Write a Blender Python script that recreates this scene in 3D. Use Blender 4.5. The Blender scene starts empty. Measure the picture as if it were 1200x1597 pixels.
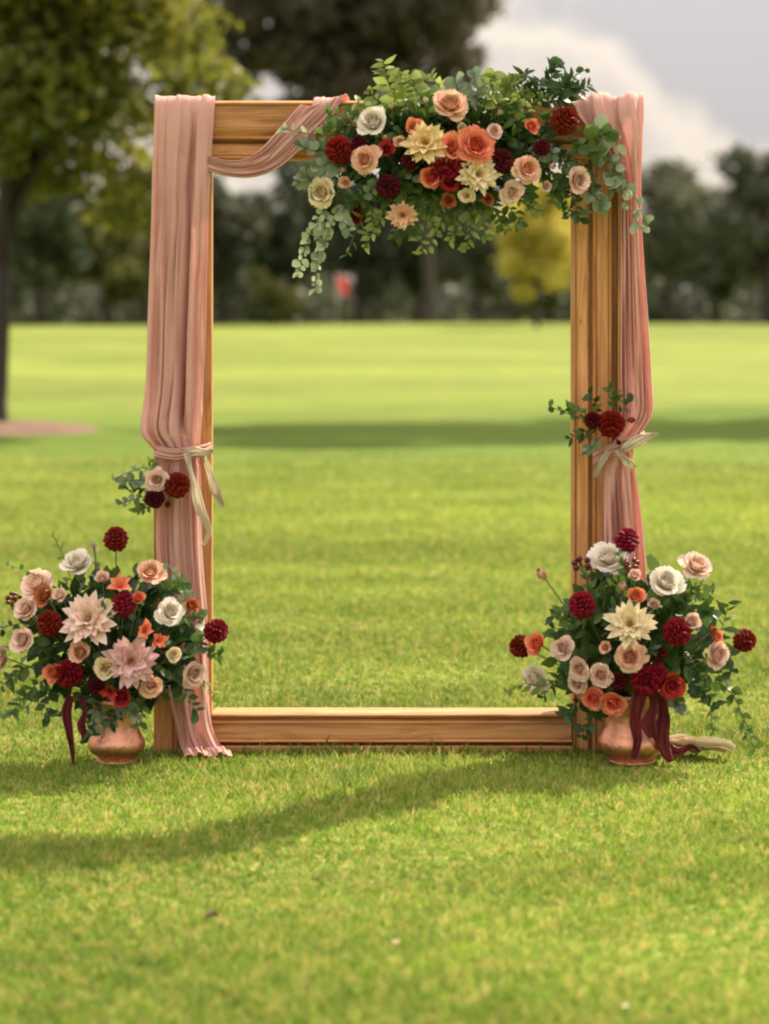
import bpy, math, random
import numpy as np
from mathutils import Vector, Matrix, Euler, Quaternion

# ------------------------------------------------------------------ camera, sky, sun, exposure
S = bpy.context.scene
COL = S.collection
rad = math.radians
FPX, HORIZON, CAMH, DIST = 3770.0, 490.0, 1.61, 8.87     # focal length in photo pixels, horizon row, eye height, metres to the arch

cam_d = bpy.data.cameras.new('camera')
cam = bpy.data.objects.new('camera', cam_d); COL.objects.link(cam)
cam.location = (0, -DIST, CAMH); cam.rotation_euler = (rad(90), 0, 0)
cam_d.sensor_fit = 'VERTICAL'; cam_d.sensor_height = 36; cam_d.sensor_width = 27
cam_d.lens = 85; cam_d.shift_y = -(798.5 - HORIZON) / 1597
cam_d.clip_start = 0.1; cam_d.clip_end = 6000
cam_d.dof.use_dof = True; cam_d.dof.focus_distance = DIST - 0.12; cam_d.dof.aperture_fstop = 1.7
S.camera = cam

SUN_EL, SUN_AZ = rad(46), rad(41)          # azimuth from +Y towards +X: behind the arch, to the right
sun_dir = Vector((math.sin(SUN_AZ) * math.cos(SUN_EL), math.cos(SUN_AZ) * math.cos(SUN_EL), math.sin(SUN_EL)))
sun_d = bpy.data.lights.new('sun', 'SUN'); sun_d.energy = 4.3; sun_d.angle = rad(0.9); sun_d.color = (1.0, 0.87, 0.68)
sun = bpy.data.objects.new('sun', sun_d); COL.objects.link(sun)
sun.rotation_euler = sun_dir.to_track_quat('Z', 'Y').to_euler(); sun.location = (20, 20, 30)

W = bpy.data.worlds.new('World'); S.world = W; W.use_nodes = True
nt = W.node_tree; nt.nodes.clear(); N = nt.nodes.new; L = nt.links.new
out = N('ShaderNodeOutputWorld'); bg = N('ShaderNodeBackground'); bg.inputs['Strength'].default_value = 0.12
sky = N('ShaderNodeTexSky'); sky.sky_type = 'NISHITA'; sky.sun_disc = False
sky.sun_elevation = SUN_EL; sky.sun_rotation = SUN_AZ; sky.dust_density = 0.8; sky.air_density = 1.0
tc = N('ShaderNodeTexCoord')
mp = N('ShaderNodeMapping'); mp.inputs['Scale'].default_value = (1, 1, 1.35); mp.inputs['Location'].default_value = (8.066, 6.176, 6.879)
nz = N('ShaderNodeTexNoise'); nz.inputs['Scale'].default_value = 7.5; nz.inputs['Detail'].default_value = 7; nz.inputs['Roughness'].default_value = 0.46; nz.inputs['Distortion'].default_value = 0.25
mask = N('ShaderNodeValToRGB'); mask.color_ramp.elements[0].position = 0.05; mask.color_ramp.elements[1].position = 0.18
cc = N('ShaderNodeValToRGB'); e = cc.color_ramp.elements
e[0].position = 0.43; e[0].color = (0.60, 0.568, 0.565, 1); e[1].position = 0.72; e[1].color = (0.62, 0.57, 0.55, 1)
m_ = e.new(0.505); m_.color = (0.93, 0.82, 0.70, 1); m_ = e.new(0.56); m_.color = (0.77, 0.69, 0.62, 1)
sc_ = N('ShaderNodeMix'); sc_.data_type = 'RGBA'; sc_.blend_type = 'MULTIPLY'; sc_.inputs[0].default_value = 1.0; 
mx = N('ShaderNodeMix'); mx.data_type = 'RGBA'
# overcast gradient: cloud about three times as bright overhead as at the horizon
sp = N('ShaderNodeSeparateXYZ'); L(tc.outputs['Generated'], sp.inputs[0])
gr = N('ShaderNodeMapRange'); L(sp.outputs[2], gr.inputs[0])
for i, q in enumerate((0.0, 1.0, 3.35, 11.2)): gr.inputs[i + 1].default_value = q
gx = N('ShaderNodeCombineXYZ')
for i in range(3): L(gr.outputs[0], gx.inputs[i])
L(gx.outputs[0], sc_.inputs[7])
L(tc.outputs['Generated'], mp.inputs['Vector']); L(mp.outputs[0], nz.inputs['Vector'])
L(nz.outputs['Fac'], mask.inputs[0]); L(nz.outputs['Fac'], cc.inputs[0]); L(cc.outputs[0], sc_.inputs[6])
L(mask.outputs[0], mx.inputs[0]); L(sky.outputs[0], mx.inputs[6]); L(sc_.outputs[2], mx.inputs[7])
L(mx.outputs[2], bg.inputs[0]); L(bg.outputs[0], out.inputs[0])

S.view_settings.view_transform = 'Standard'; S.view_settings.look = 'None'
S.view_settings.exposure = 1.15; S.view_settings.gamma = 1; S.view_settings.use_curve_mapping = False
S.render.engine = 'CYCLES'
S.cycles.use_denoising = True
S.cycles.max_bounces = 6; S.cycles.transparent_max_bounces = 8
S.cycles.filter_width = 2.2

random.seed(7); RNG = np.random.default_rng(7)

# ------------------------------------------------------------------ helpers
def depth_scale(y): return (DIST + y) / FPX
def P(px, py, y=0.0):
    k = depth_scale(y)
    return Vector(((px - 600) * k, y, CAMH - (py - HORIZON) * k))

def tag(o, label=None, cat=None, group=None, kind=None):
    for k, v in (('label', label), ('category', cat), ('group', group), ('kind', kind)):
        if v: o[k] = v
    return o
def empty(name, loc, label, cat, group=None):
    o = bpy.data.objects.new(name, None); COL.objects.link(o); o.location = loc; o.empty_display_size = 0.1
    return tag(o, label, cat, group)
def obj(name, mesh, parent=None, loc=None, rot=None, scale=None):
    o = bpy.data.objects.new(name, mesh); COL.objects.link(o)
    if parent is not None: o.parent = parent
    if loc is not None: o.location = loc
    if rot is not None:
        if isinstance(rot, Quaternion): o.rotation_mode = 'QUATERNION'; o.rotation_quaternion = rot
        else: o.rotation_euler = rot
    if scale is not None: o.scale = (scale,) * 3 if not hasattr(scale, '__len__') else scale
    return o

class MB:
    """collects vertices, faces and a 0..1 value per vertex, then becomes one mesh"""
    def __init__(s): s.v = []; s.f = []; s.t = []; s.n = 0
    def add(s, v, f, t=None):
        v = np.asarray(v, float).reshape(-1, 3)
        s.v.append(v); s.f.append((f, s.n)); s.n += len(v)
        s.t.append(np.zeros(len(v)) if t is None else np.broadcast_to(np.asarray(t, float), (len(v),)))
    def mesh(s, name, mat, smooth=True):
        V = np.concatenate(s.v); T = np.concatenate(s.t)
        me = bpy.data.meshes.new(name)
        faces = []
        for f, o in s.f: faces += [tuple(int(i) + o for i in q) for q in f]
        me.from_pydata(V.tolist(), [], faces)
        a = me.attributes.new('tone', 'FLOAT', 'POINT'); a.data.foreach_set('value', T.astype(np.float32))
        me.materials.append(mat)
        if smooth: me.polygons.foreach_set('use_smooth', [True] * len(me.polygons))
        me.update(); return me

def big_mesh(name, V, F, tone, mat, smooth=False):
    """fast path: F is (n,k) all the same size"""
    me = bpy.data.meshes.new(name); n, k = F.shape
    me.vertices.add(len(V)); me.vertices.foreach_set('co', V.astype(np.float32).ravel())
    me.loops.add(n * k); me.loops.foreach_set('vertex_index', F.astype(np.int32).ravel())
    me.polygons.add(n); me.polygons.foreach_set('loop_start', np.arange(0, n * k, k, dtype=np.int32))
    a = me.attributes.new('tone', 'FLOAT', 'POINT'); a.data.foreach_set('value', tone.astype(np.float32))
    me.materials.append(mat); me.update(calc_edges=True); me.validate()
    if smooth: me.polygons.foreach_set('use_smooth', [True] * n)
    return me

def grid_faces(nu, nv, wrap=False):
    f = []
    for j in range(nv - 1):
        for i in range(nu if wrap else nu - 1):
            a = j * nu + i; b = j * nu + (i + 1) % nu
            f.append((a, b, b + nu, a + nu))
    return f
def tube(mb, pts, radii, n=6, tone=0.0):
    pts = [Vector(p) for p in pts]; V = []
    up = Vector((0.13, 0.21, 0.97))
    for i, p in enumerate(pts):
        d = (pts[min(i + 1, len(pts) - 1)] - pts[max(i - 1, 0)]).normalized()
        if abs(d.dot(up)) > 0.98: up = Vector((1, 0.1, 0))
        a = d.cross(up).normalized(); b = d.cross(a).normalized()
        r = radii[i] if hasattr(radii, '__len__') else radii
        for k in range(n):
            an = 2 * math.pi * k / n
            V.append(p + a * (r * math.cos(an)) + b * (r * math.sin(an)))
    f = grid_faces(n, len(pts), True)
    f.append(tuple(range(n))[::-1]); m = (len(pts) - 1) * n; f.append(tuple(range(m, m + n)))
    mb.add([tuple(v) for v in V], f, tone)
def box(mb, lo, hi, bev=0.0):
    bx = bmesh_box(lo, hi, bev); mb.add(*bx)
def bmesh_box(lo, hi, bev):
    import bmesh
    bm = bmesh.new(); bmesh.ops.create_cube(bm, size=1)
    lo, hi = Vector(lo), Vector(hi)
    for v in bm.verts: v.co = Vector([lo[i] + (v.co[i] + .5) * (hi[i] - lo[i]) for i in range(3)])
    if bev: bmesh.ops.bevel(bm, geom=bm.edges[:], offset=bev, segments=2, affect='EDGES', profile=0.5)
    bm.verts.index_update()
    r = ([tuple(v.co) for v in bm.verts], [tuple(v.index for v in f.verts) for f in bm.faces]); bm.free(); return r
def interp(x, xs, ys): return np.interp(x, xs, ys)
def smooth01(a, b, x):
    t = np.clip((np.asarray(x, float) - a) / (b - a), 0, 1); return t * t * (3 - 2 * t)

# ------------------------------------------------------------------ materials
def new_mat(name):
    m = bpy.data.materials.new(name); m.use_nodes = True; t = m.node_tree; t.nodes.clear()
    return m, t, t.nodes.new, t.links.new
def mixc(n, l, a, b, fac, blend='MIX'):
    x = n('ShaderNodeMix'); x.data_type = 'RGBA'; x.blend_type = blend
    for i, val in ((6, a), (7, b), (0, fac)):
        if isinstance(val, (tuple, list)): x.inputs[i].default_value = (*val, 1) if len(val) == 3 else val
        elif isinstance(val, (int, float)): x.inputs[i].default_value = val
        else: l(val, x.inputs[i])
    return x.outputs[2]
def maprange(n, l, v, a, b, c, d):
    r = n('ShaderNodeMapRange'); l(v, r.inputs[0])
    for i, q in enumerate((a, b, c, d)): r.inputs[i + 1].default_value = q
    return r.outputs[0]
def noise(n, l, scale, detail=4, vec=None, rough=0.55, dist=0.0):
    x = n('ShaderNodeTexNoise'); x.inputs['Scale'].default_value = scale; x.inputs['Detail'].default_value = detail
    x.inputs['Roughness'].default_value = rough; x.inputs['Distortion'].default_value = dist
    if vec is not None: l(vec, x.inputs['Vector'])
    return x.outputs['Fac']
def coords(n, l, which='Object', scale=None, rnd=False):
    c = n('ShaderNodeTexCoord'); v = c.outputs[which]
    if scale or rnd:
        m = n('ShaderNodeMapping'); l(v, m.inputs['Vector'])
        if scale: m.inputs['Scale'].default_value = scale
        if rnd:
            oi = n('ShaderNodeObjectInfo'); ml = n('ShaderNodeMath'); ml.operation = 'MULTIPLY'; ml.inputs[1].default_value = 40
            l(oi.outputs['Random'], ml.inputs[0]); cx = n('ShaderNodeCombineXYZ'); l(ml.outputs[0], cx.inputs[0]); l(ml.outputs[0], cx.inputs[1])
            l(cx.outputs[0], m.inputs['Location'])
        v = m.outputs[0]
    return v
def leafy(name, c0, c1, trans=0.35, rough=0.5, spread=0.35, tcol=None, spec=0.35):
    """thin leaf or petal: c0 at base/dark end, c1 at tip/light end of the tone attribute, with per-object variation"""
    m, t, n, l = new_mat(name)
    at = n('ShaderNodeAttribute'); at.attribute_name = 'tone'
    oi = n('ShaderNodeObjectInfo')
    c = mixc(n, l, c0, c1, at.outputs['Fac'])
    hs = n('ShaderNodeHueSaturation'); l(c, hs.inputs['Color'])
    l(maprange(n, l, oi.outputs['Random'], 0, 1, 1 - spread, 1 + spread), hs.inputs['Value'])
    l(maprange(n, l, oi.outputs['Random'], 0, 1, 0.512, 0.488), hs.inputs['Hue'])
    c = hs.outputs[0]
    p = n('ShaderNodeBsdfPrincipled'); l(c, p.inputs['Base Color']); p.inputs['Roughness'].default_value = rough
    p.inputs['Specular IOR Level'].default_value = spec
    tr = n('ShaderNodeBsdfTranslucent'); l(c if tcol is None else mixc(n, l, c, tcol, 0.5), tr.inputs['Color'])
    mi = n('ShaderNodeMixShader'); mi.inputs[0].default_value = trans; l(p.outputs[0], mi.inputs[1]); l(tr.outputs[0], mi.inputs[2])
    o = n('ShaderNodeOutputMaterial'); l(mi.outputs[0], o.inputs[0]); return m
def bump(n, l, p, h, strength, dist=0.01):
    b = n('ShaderNodeBump'); b.inputs['Strength'].default_value = strength; b.inputs['Distance'].default_value = dist
    l(h, b.inputs['Height']); l(b.outputs[0], p.inputs['Normal'])

def wood_mat():
    m, t, n, l = new_mat('stained_cedar')
    v = coords(n, l, 'Object', (0.9, 14, 14), True)
    g = noise(n, l, 3.0, 6, v, 0.6, 1.2)
    v2 = coords(n, l, 'Object', (2.5, 90, 90), True)
    g2 = noise(n, l, 2.0, 3, v2)
    oi = n('ShaderNodeObjectInfo')
    r = n('ShaderNodeValToRGB'); l(g, r.inputs[0]); e = r.color_ramp.elements
    e[0].position = 0.30; e[0].color = (0.33, 0.135, 0.048, 1); e[1].position = 0.72; e[1].color = (0.72, 0.40, 0.19, 1)
    q = e.new(0.5); q.color = (0.58, 0.285, 0.115, 1)
    c = mixc(n, l, r.outputs[0], mixc(n, l, (0.55, 0.5, 0.45), (1.1, 1.08, 1.05), g2), 0.6, 'MULTIPLY')
    hs = n('ShaderNodeHueSaturation'); l(c, hs.inputs['Color']); l(maprange(n, l, oi.outputs['Random'], 0, 1, 0.85, 1.2), hs.inputs['Value'])
    # knots
    vo = n('ShaderNodeTexVoronoi'); vo.inputs['Scale'].default_value = 1.6; l(coords(n, l, 'Object', (1.6, 7, 7), True), vo.inputs['Vector'])
    kn = maprange(n, l, vo.outputs['Distance'], 0.02, 0.06, 0.7, 0)
    c = mixc(n, l, hs.outputs[0], (0.16, 0.06, 0.02), kn)
    p = n('ShaderNodeBsdfPrincipled'); l(c, p.inputs['Base Color']); p.inputs['Roughness'].default_value = 0.52; p.inputs['Specular IOR Level'].default_value = 0.35
    bump(n, l, p, g2, 0.35, 0.002)
    o = n('ShaderNodeOutputMaterial'); l(p.outputs[0], o.inputs[0]); return m
def cloth_mat(name, c0, c1, trans=0.25, rough=0.75, weave=420):
    m, t, n, l = new_mat(name)
    v = coords(n, l, 'Object')
    c = mixc(n, l, c0, c1, noise(n, l, 9, 4, v))
    w = noise(n, l, weave, 2, v)
    p = n('ShaderNodeBsdfPrincipled'); l(c, p.inputs['Base Color']); p.inputs['Roughness'].default_value = rough
    p.inputs['Sheen Weight'].default_value = 0.25; p.inputs['Specular IOR Level'].default_value = 0.2
    hm = n('ShaderNodeMath'); hm.operation = 'ADD'; l(w, hm.inputs[0]); l(noise(n, l, 32, 5, v), hm.inputs[1])
    bump(n, l, p, hm.outputs[0], 0.4, 0.004)
    tr = n('ShaderNodeBsdfTranslucent'); l(c, tr.inputs['Color'])
    mi = n('ShaderNodeMixShader'); mi.inputs[0].default_value = trans; l(p.outputs[0], mi.inputs[1]); l(tr.outputs[0], mi.inputs[2])
    o = n('ShaderNodeOutputMaterial'); l(mi.outputs[0], o.inputs[0]); return m
def plain(name, c0, c1, rough=0.8, scale=20, metal=0.0, bmp=0.3, bdist=0.01):
    m, t, n, l = new_mat(name); v = coords(n, l, 'Object'); f = noise(n, l, scale, 6, v, 0.6)
    p = n('ShaderNodeBsdfPrincipled'); l(mixc(n, l, c0, c1, f), p.inputs['Base Color'])
    l(maprange(n, l, f, 0.3, 0.7, rough - 0.1, rough + 0.1), p.inputs['Roughness']); p.inputs['Metallic'].default_value = metal
    bump(n, l, p, f, bmp, bdist)
    o = n('ShaderNodeOutputMaterial'); l(p.outputs[0], o.inputs[0]); return m

GRASS_A, GRASS_B, GRASS_DRY, GRASS_DEEP = (0.112, 0.172, 0.022), (0.168, 0.226, 0.033), (0.36, 0.29, 0.10), (0.074, 0.128, 0.014)
def grass_colour(n, l):
    """shared colour of turf: mottles, dry patches, and a darker green strip across the fairway"""
    geo = n('ShaderNodeNewGeometry'); pos = geo.outputs['Position']
    big = noise(n, l, 0.75, 5, pos, 0.65); mid = noise(n, l, 4.5, 5, pos, 0.7); fine = noise(n, l, 22, 3, pos)
    c = mixc(n, l, GRASS_A, GRASS_B, maprange(n, l, big, 0.35, 0.65, 0, 1))
    c = mixc(n, l, c, GRASS_DEEP, maprange(n, l, mid, 0.42, 0.62, 0.5, 0.0))
    c = mixc(n, l, c, GRASS_DRY, maprange(n, l, fine, 0.48, 0.70, 0.0, 0.8))
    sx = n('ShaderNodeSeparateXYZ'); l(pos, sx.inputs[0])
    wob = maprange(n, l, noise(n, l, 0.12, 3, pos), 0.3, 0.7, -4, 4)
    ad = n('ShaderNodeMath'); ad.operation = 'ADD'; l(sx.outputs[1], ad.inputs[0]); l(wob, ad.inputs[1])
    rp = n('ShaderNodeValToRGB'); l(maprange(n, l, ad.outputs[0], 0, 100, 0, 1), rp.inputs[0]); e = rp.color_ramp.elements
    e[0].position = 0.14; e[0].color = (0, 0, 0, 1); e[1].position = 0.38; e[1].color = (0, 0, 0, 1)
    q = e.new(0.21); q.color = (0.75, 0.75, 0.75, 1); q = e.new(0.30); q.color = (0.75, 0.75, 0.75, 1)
    c = mixc(n, l, c, GRASS_DEEP, rp.outputs[0])  # darker green strip laid across the fairway
    mb_ = n('ShaderNodeMapping'); l(pos, mb_.inputs['Vector']); mb_.inputs['Scale'].default_value = (0.16, 0.75, 1)
    bands = noise(n, l, 1.0, 4, mb_.outputs[0], 0.6, 0.4)
    mf_ = n('ShaderNodeMapping'); l(pos, mf_.inputs['Vector']); mf_.inputs['Scale'].default_value = (0.045, 0.13, 1)
    wide = noise(n, l, 1.0, 3, mf_.outputs[0], 0.6, 0.3)
    k1 = maprange(n, l, bands, 0.32, 0.68, 0.86, 1.14); k2 = maprange(n, l, wide, 0.34, 0.66, 0.80, 1.24)
    mm = n('ShaderNodeMath'); mm.operation = 'MULTIPLY'; l(k1, mm.inputs[0]); l(k2, mm.inputs[1])
    hb = n('ShaderNodeHueSaturation'); l(c, hb.inputs['Color']); l(mm.outputs[0], hb.inputs['Value']); c = hb.outputs[0]
    return c, mid, fine
def turf_mat():
    m, t, n, l = new_mat('turf')
    c, mid, fine = grass_colour(n, l)
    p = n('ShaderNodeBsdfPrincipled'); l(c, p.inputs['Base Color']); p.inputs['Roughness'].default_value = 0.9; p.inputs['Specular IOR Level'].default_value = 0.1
    ad = n('ShaderNodeMath'); ad.operation = 'ADD'; l(mid, ad.inputs[0]); l(fine, ad.inputs[1])
    bump(n, l, p, ad.outputs[0], 0.5, 0.05)
    o = n('ShaderNodeOutputMaterial'); l(p.outputs[0], o.inputs[0]); return m
def blade_mat():
    m, t, n, l = new_mat('grass_blade')
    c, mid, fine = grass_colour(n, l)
    at = n('ShaderNodeAttribute'); at.attribute_name = 'tone'
    hs = n('ShaderNodeHueSaturation'); l(c, hs.inputs['Color'])
    l(maprange(n, l, at.outputs['Fac'], 0, 1, 1.08, 2.15), hs.inputs['Value']); l(maprange(n, l, at.outputs['Fac'], 0, 1, 0.515, 0.485), hs.inputs['Hue'])
    gcol = mixc(n, l, hs.outputs[0], (0.42, 0.33, 0.13), maprange(n, l, at.outputs['Fac'], 0.90, 0.93, 0, 0.75))
    p = n('ShaderNodeBsdfPrincipled'); l(gcol, p.inputs['Base Color']); p.inputs['Roughness'].default_value = 0.5; p.inputs['Specular IOR Level'].default_value = 0.3
    tr = n('ShaderNodeBsdfTranslucent'); l(gcol, tr.inputs['Color'])
    mi = n('ShaderNodeMixShader'); mi.inputs[0].default_value = 0.45; l(p.outputs[0], mi.inputs[1]); l(tr.outputs[0], mi.inputs[2])
    o = n('ShaderNodeOutputMaterial'); l(mi.outputs[0], o.inputs[0]); return m

M = dict(
    wood=wood_mat(), turf=turf_mat(), blade=blade_mat(),
    pink=cloth_mat('dusty_pink_chiffon', (0.76, 0.435, 0.385), (0.87, 0.57, 0.51), 0.40),
    cream_ribbon=cloth_mat('cream_silk', (0.78, 0.66, 0.47), (0.86, 0.77, 0.60), 0.3, 0.5),
    wine_ribbon=cloth_mat('burgundy_silk', (0.13, 0.012, 0.018), (0.24, 0.02, 0.03), 0.2, 0.45),
    copper=plain('aged_copper', (0.50, 0.20, 0.115), (0.80, 0.42, 0.28), 0.33, 42, 0.92, 0.8, 0.006),
    bark=plain('bark', (0.022, 0.018, 0.015), (0.065, 0.052, 0.042), 0.9, 9, 0, 0.9, 0.05),
    mulch=plain('mulch', (0.10, 0.05, 0.035), (0.26, 0.15, 0.115), 0.95, 14, 0, 1.0, 0.05),
    stem=leafy('stem_green', (0.06, 0.085, 0.02), (0.10, 0.14, 0.04), 0.0),
    euc=leafy('eucalyptus', (0.13, 0.19, 0.115), (0.26, 0.33, 0.215), 0.25, 0.55),
    sage=leafy('pale_sage', (0.24, 0.31, 0.17), (0.40, 0.46, 0.29), 0.3, 0.6),
    dark=leafy('dark_leaf', (0.018, 0.050, 0.014), (0.05, 0.105, 0.025), 0.2, 0.35),
    mid=leafy('mid_leaf', (0.058, 0.120, 0.022), (0.118, 0.195, 0.042), 0.35, 0.4),
    lime=leafy('lime_leaf', (0.16, 0.23, 0.045), (0.32, 0.38, 0.115), 0.42, 0.5),
    berry=leafy('berry', (0.10, 0.012, 0.012), (0.16, 0.03, 0.02), 0.0, 0.3),
    white_paint=plain('white_paint', (0.74, 0.73, 0.70), (0.82, 0.81, 0.79), 0.5, 8),
    flag=cloth_mat('red_flag_cloth', (0.40, 0.05, 0.06), (0.48, 0.075, 0.08), 0.3),
)
PET = {
    'burgundy': ((0.085, 0.002, 0.003), (0.205, 0.005, 0.007)), 'wine': ((0.035, 0.002, 0.004), (0.085, 0.004, 0.008)),
    'blush': ((0.72, 0.40, 0.31), (0.86, 0.66, 0.57)), 'cream': ((0.80, 0.60, 0.30), (0.87, 0.76, 0.55)),
    'butter': ((0.80, 0.52, 0.16), (0.85, 0.70, 0.40)), 'white': ((0.80, 0.68, 0.54), (0.87, 0.82, 0.75)),
    'peach': ((0.82, 0.38, 0.22), (0.87, 0.60, 0.45)), 'coral': ((0.76, 0.14, 0.07), (0.87, 0.34, 0.20)),
    'red': ((0.34, 0.016, 0.018), (0.52, 0.05, 0.04)), 'lilac': ((0.80, 0.50, 0.38), (0.76, 0.48, 0.53)),
    'terracotta': ((0.42, 0.10, 0.04), (0.58, 0.19, 0.08)), 'shell': ((0.84, 0.62, 0.40), (0.86, 0.65, 0.60)),
}
PM = {k: leafy('petal_' + k, a, b, 0.22, 0.6, 0.10, None, 0.12) for k, (a, b) in PET.items()}

# ------------------------------------------------------------------ ground
def ground_h(x, y):
    """y measured from the arch; a gentle rise to a crest about 100 m out"""
    x = np.asarray(x, float); d = np.asarray(y, float) + DIST
    h = 1.13 * smooth01(38, 106, d) - 1.6 * smooth01(108, 175, d)
    far = smooth01(16, 45, d)
    h = h + far * (0.07 * np.sin(x * 0.21 + d * 0.11 + 1.0) + 0.06 * np.sin(x * 0.09 - d * 0.05) + 0.045 * np.sin(x * 0.13 + d * 0.42)) * (1 - smooth01(60, 100, d) * 0.6)
    return h
def make_lawn():
    ys = np.concatenate([np.arange(-40, -8, 4), np.arange(-8, 14, 0.5), np.arange(14, 60, 1.0), np.arange(60, 180, 3.0), np.geomspace(180, 2500, 16)])
    xs = np.concatenate([-np.geomspace(1500, 24, 14), np.arange(-22, 22.1, 1.0), np.geomspace(24, 1500, 14)])
    X, Y = np.meshgrid(xs, ys); Z = ground_h(X, Y)
    V = np.stack([X, Y, Z], -1).reshape(-1, 3); nx = len(xs)
    F = np.array(grid_faces(nx, len(ys)))
    tag(obj('lawn', big_mesh('lawn', V, F, np.zeros(len(V)), M['turf'], True)), kind='structure')
make_lawn()

def make_grass():
    n = 520000
    u = RNG.random(n)
    # depth from the camera: dense near, thinning outwards
    d = 4.9 * (30 / 4.9) ** (u ** 1.05); d = np.where(d > 13, 13 + (d - 13) * (0.35 + 0.65 * RNG.random(n)), d)
    x = (RNG.random(n) * 2 - 1) * (0.175 * d + 1.25)
    y = d - DIST
    # clumping
    cl = np.sin(x * 9.1 + 2 * np.sin(y * 5.3)) * np.sin(y * 8.3 + 2 * np.sin(x * 4.1)) * 0.5 + np.sin(x * 23 + y * 17) * 0.2
    h = (0.018 + 0.016 * RNG.random(n)) * (1 + 0.28 * cl) * np.where(RNG.random(n) < 0.05, 1.7, 1) * (0.8 + 0.45 * (np.sin(x * 2.1 + y * 0.7 + 1.3 * np.sin(y * 1.7)) * np.sin(y * 2.6 - x * 0.9) + 0.5))
    w = (0.0016 + 0.0013 * RNG.random(n)) * (1 + (d - 5) * 0.10)
    an = RNG.random(n) * 2 * np.pi; la = RNG.random(n) * 2 * np.pi; le = h * (0.25 + 0.75 * RNG.random(n))
    z = ground_h(x, y) - 0.003
    h = h * np.where((np.abs(y + 0.03) < 0.06) & (np.abs(x) < 1.0), 1.35, 1.0)
    ax, ay = np.cos(an) * w, np.sin(an) * w; lx, ly = np.cos(la) * le, np.sin(la) * le
    b0 = np.stack([x - ax, y - ay, z], -1); b1 = np.stack([x + ax, y + ay, z], -1)
    m0 = np.stack([x - ax * .8 + lx * .35, y - ay * .8 + ly * .35, z + h * .6], -1); m1 = np.stack([x + ax * .8 + lx * .35, y + ay * .8 + ly * .35, z + h * .6], -1)
    tp = np.stack([x + lx, y + ly, z + h], -1)
    V = np.stack([b0, b1, m0, m1, tp], 1).reshape(-1, 3)
    i = np.arange(n)[:, None] * 5
    F = np.concatenate([i + [0, 1, 3], i + [0, 3, 2], i + [2, 3, 4]], 1).reshape(-1, 3)
    tone = np.repeat(np.clip(RNG.random(n) * 0.8 + 0.2 * (cl + 0.5), 0, 1), 5)
    tag(obj('grass', big_mesh('grass', V, F, tone, M['blade'])), kind='stuff')
make_grass()

# ------------------------------------------------------------------ trees
def leaf_cloud(centres, radii, n, size, squash=0.8, shell=0.55):
    """n leaf-sized bent quads spread through overlapping clumps"""
    centres = np.asarray(centres, float); radii = np.asarray(radii, float)
    p = radii ** 2.2; p /= p.sum(); k = RNG.choice(len(centres), n, p=p)
    dv = RNG.normal(size=(n, 3)); dv /= np.linalg.norm(dv, axis=1)[:, None]
    r = radii[k] * (shell + (1 - shell) * RNG.random(n)) * np.where(RNG.random(n) < 0.12, 1.22, 1.0) * (0.55 + 0.45 * RNG.random(n) ** 0.5)
    c = centres[k] + dv * r[:, None] * [1, 1, squash]
    a = RNG.normal(size=(n, 3)); a /= np.linalg.norm(a, axis=1)[:, None]
    b = np.cross(a, RNG.normal(size=(n, 3))); b /= np.linalg.norm(b, axis=1)[:, None] + 1e-9
    s = size * (0.6 + 0.8 * RNG.random(n)); a *= s[:, None]; b *= (s * 0.55)[:, None]
    V = np.stack([c - a, c - b * 1.0, c + a, c + b], 1).reshape(-1, 3)
    F = np.arange(n * 4).reshape(n, 4)
    ct = RNG.random(len(centres)); tone = np.clip(0.55 * ct[k] + 0.45 * RNG.random(n), 0, 1)
    return V, F, np.repeat(tone, 4)
def crown_mesh(name, centres, radii, n, size, mat, squash=0.8, shell=0.55):
    V, F, t = leaf_cloud(centres, radii, n, size, squash, shell); return big_mesh(name, V, F, t, mat)
def limb(mb, a, b, r0, r1, sag=0.0, k=6):
    a, b = Vector(a), Vector(b); pts = []
    j = Vector((random.uniform(-1, 1), random.uniform(-1, 1), random.uniform(-.5, .5))) * (b - a).length * 0.07
    for i in range(k + 1):
        t = i / k; p = a.lerp(b, t) + j * math.sin(math.pi * t) + Vector((0, 0, sag * (b - a).length * math.sin(math.pi * t))); pts.append(p)
    tube(mb, pts, [r0 + (r1 - r0) * i / k for i in range(k + 1)], 7)
def tree(name, base, h, crown, clumps, n, size, mat, trunk_r, label, cat='tree', group=None, squash=0.8, clear=0.3, forks=9, clump_r=(0.28, 0.45), bark='bark'):
    """crown = (cx, cy, cz, rx, ry, rz) relative to the base"""
    base = Vector(base); t = empty(name, base, label, cat, group)
    cx, cy, cz, rx, ry, rz = crown; C = []; R = []
    for i in range(clumps):
        d = RNG.normal(size=3); d /= np.linalg.norm(d); q = RNG.random() ** 0.45 * 0.82
        C.append((cx + d[0] * rx * q, cy + d[1] * ry * q, cz + d[2] * rz * q)); R.append(min(rx, rz) * RNG.uniform(*clump_r))
    obj('crown', crown_mesh('crown', C, R, n, size, mat, squash), t)
    mb = MB(); top = Vector((cx * 0.7, cy * 0.7, cz + rz * 0.3)); fork = Vector((cx * 0.1, cy * 0.1, h * clear))
    tube(mb, [(0, 0, -0.4), (0, 0, 0.05), (0.02, 0, 0.4), fork * 0.6, fork], [trunk_r * 1.5, trunk_r * 1.35, trunk_r * 1.05, trunk_r, trunk_r * 0.9], 10)
    limb(mb, fork, top, trunk_r * 0.85, trunk_r * 0.2)
    for i in RNG.permutation(clumps)[:forks]:
        limb(mb, fork.lerp(top, random.random() * 0.6), C[i], trunk_r * 0.45, trunk_r * 0.08, 0.06)
    obj('trunk', mb.mesh('trunk', M[bark]), t); return t
def at(px, d): return (px - 600) * d / FPX
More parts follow.
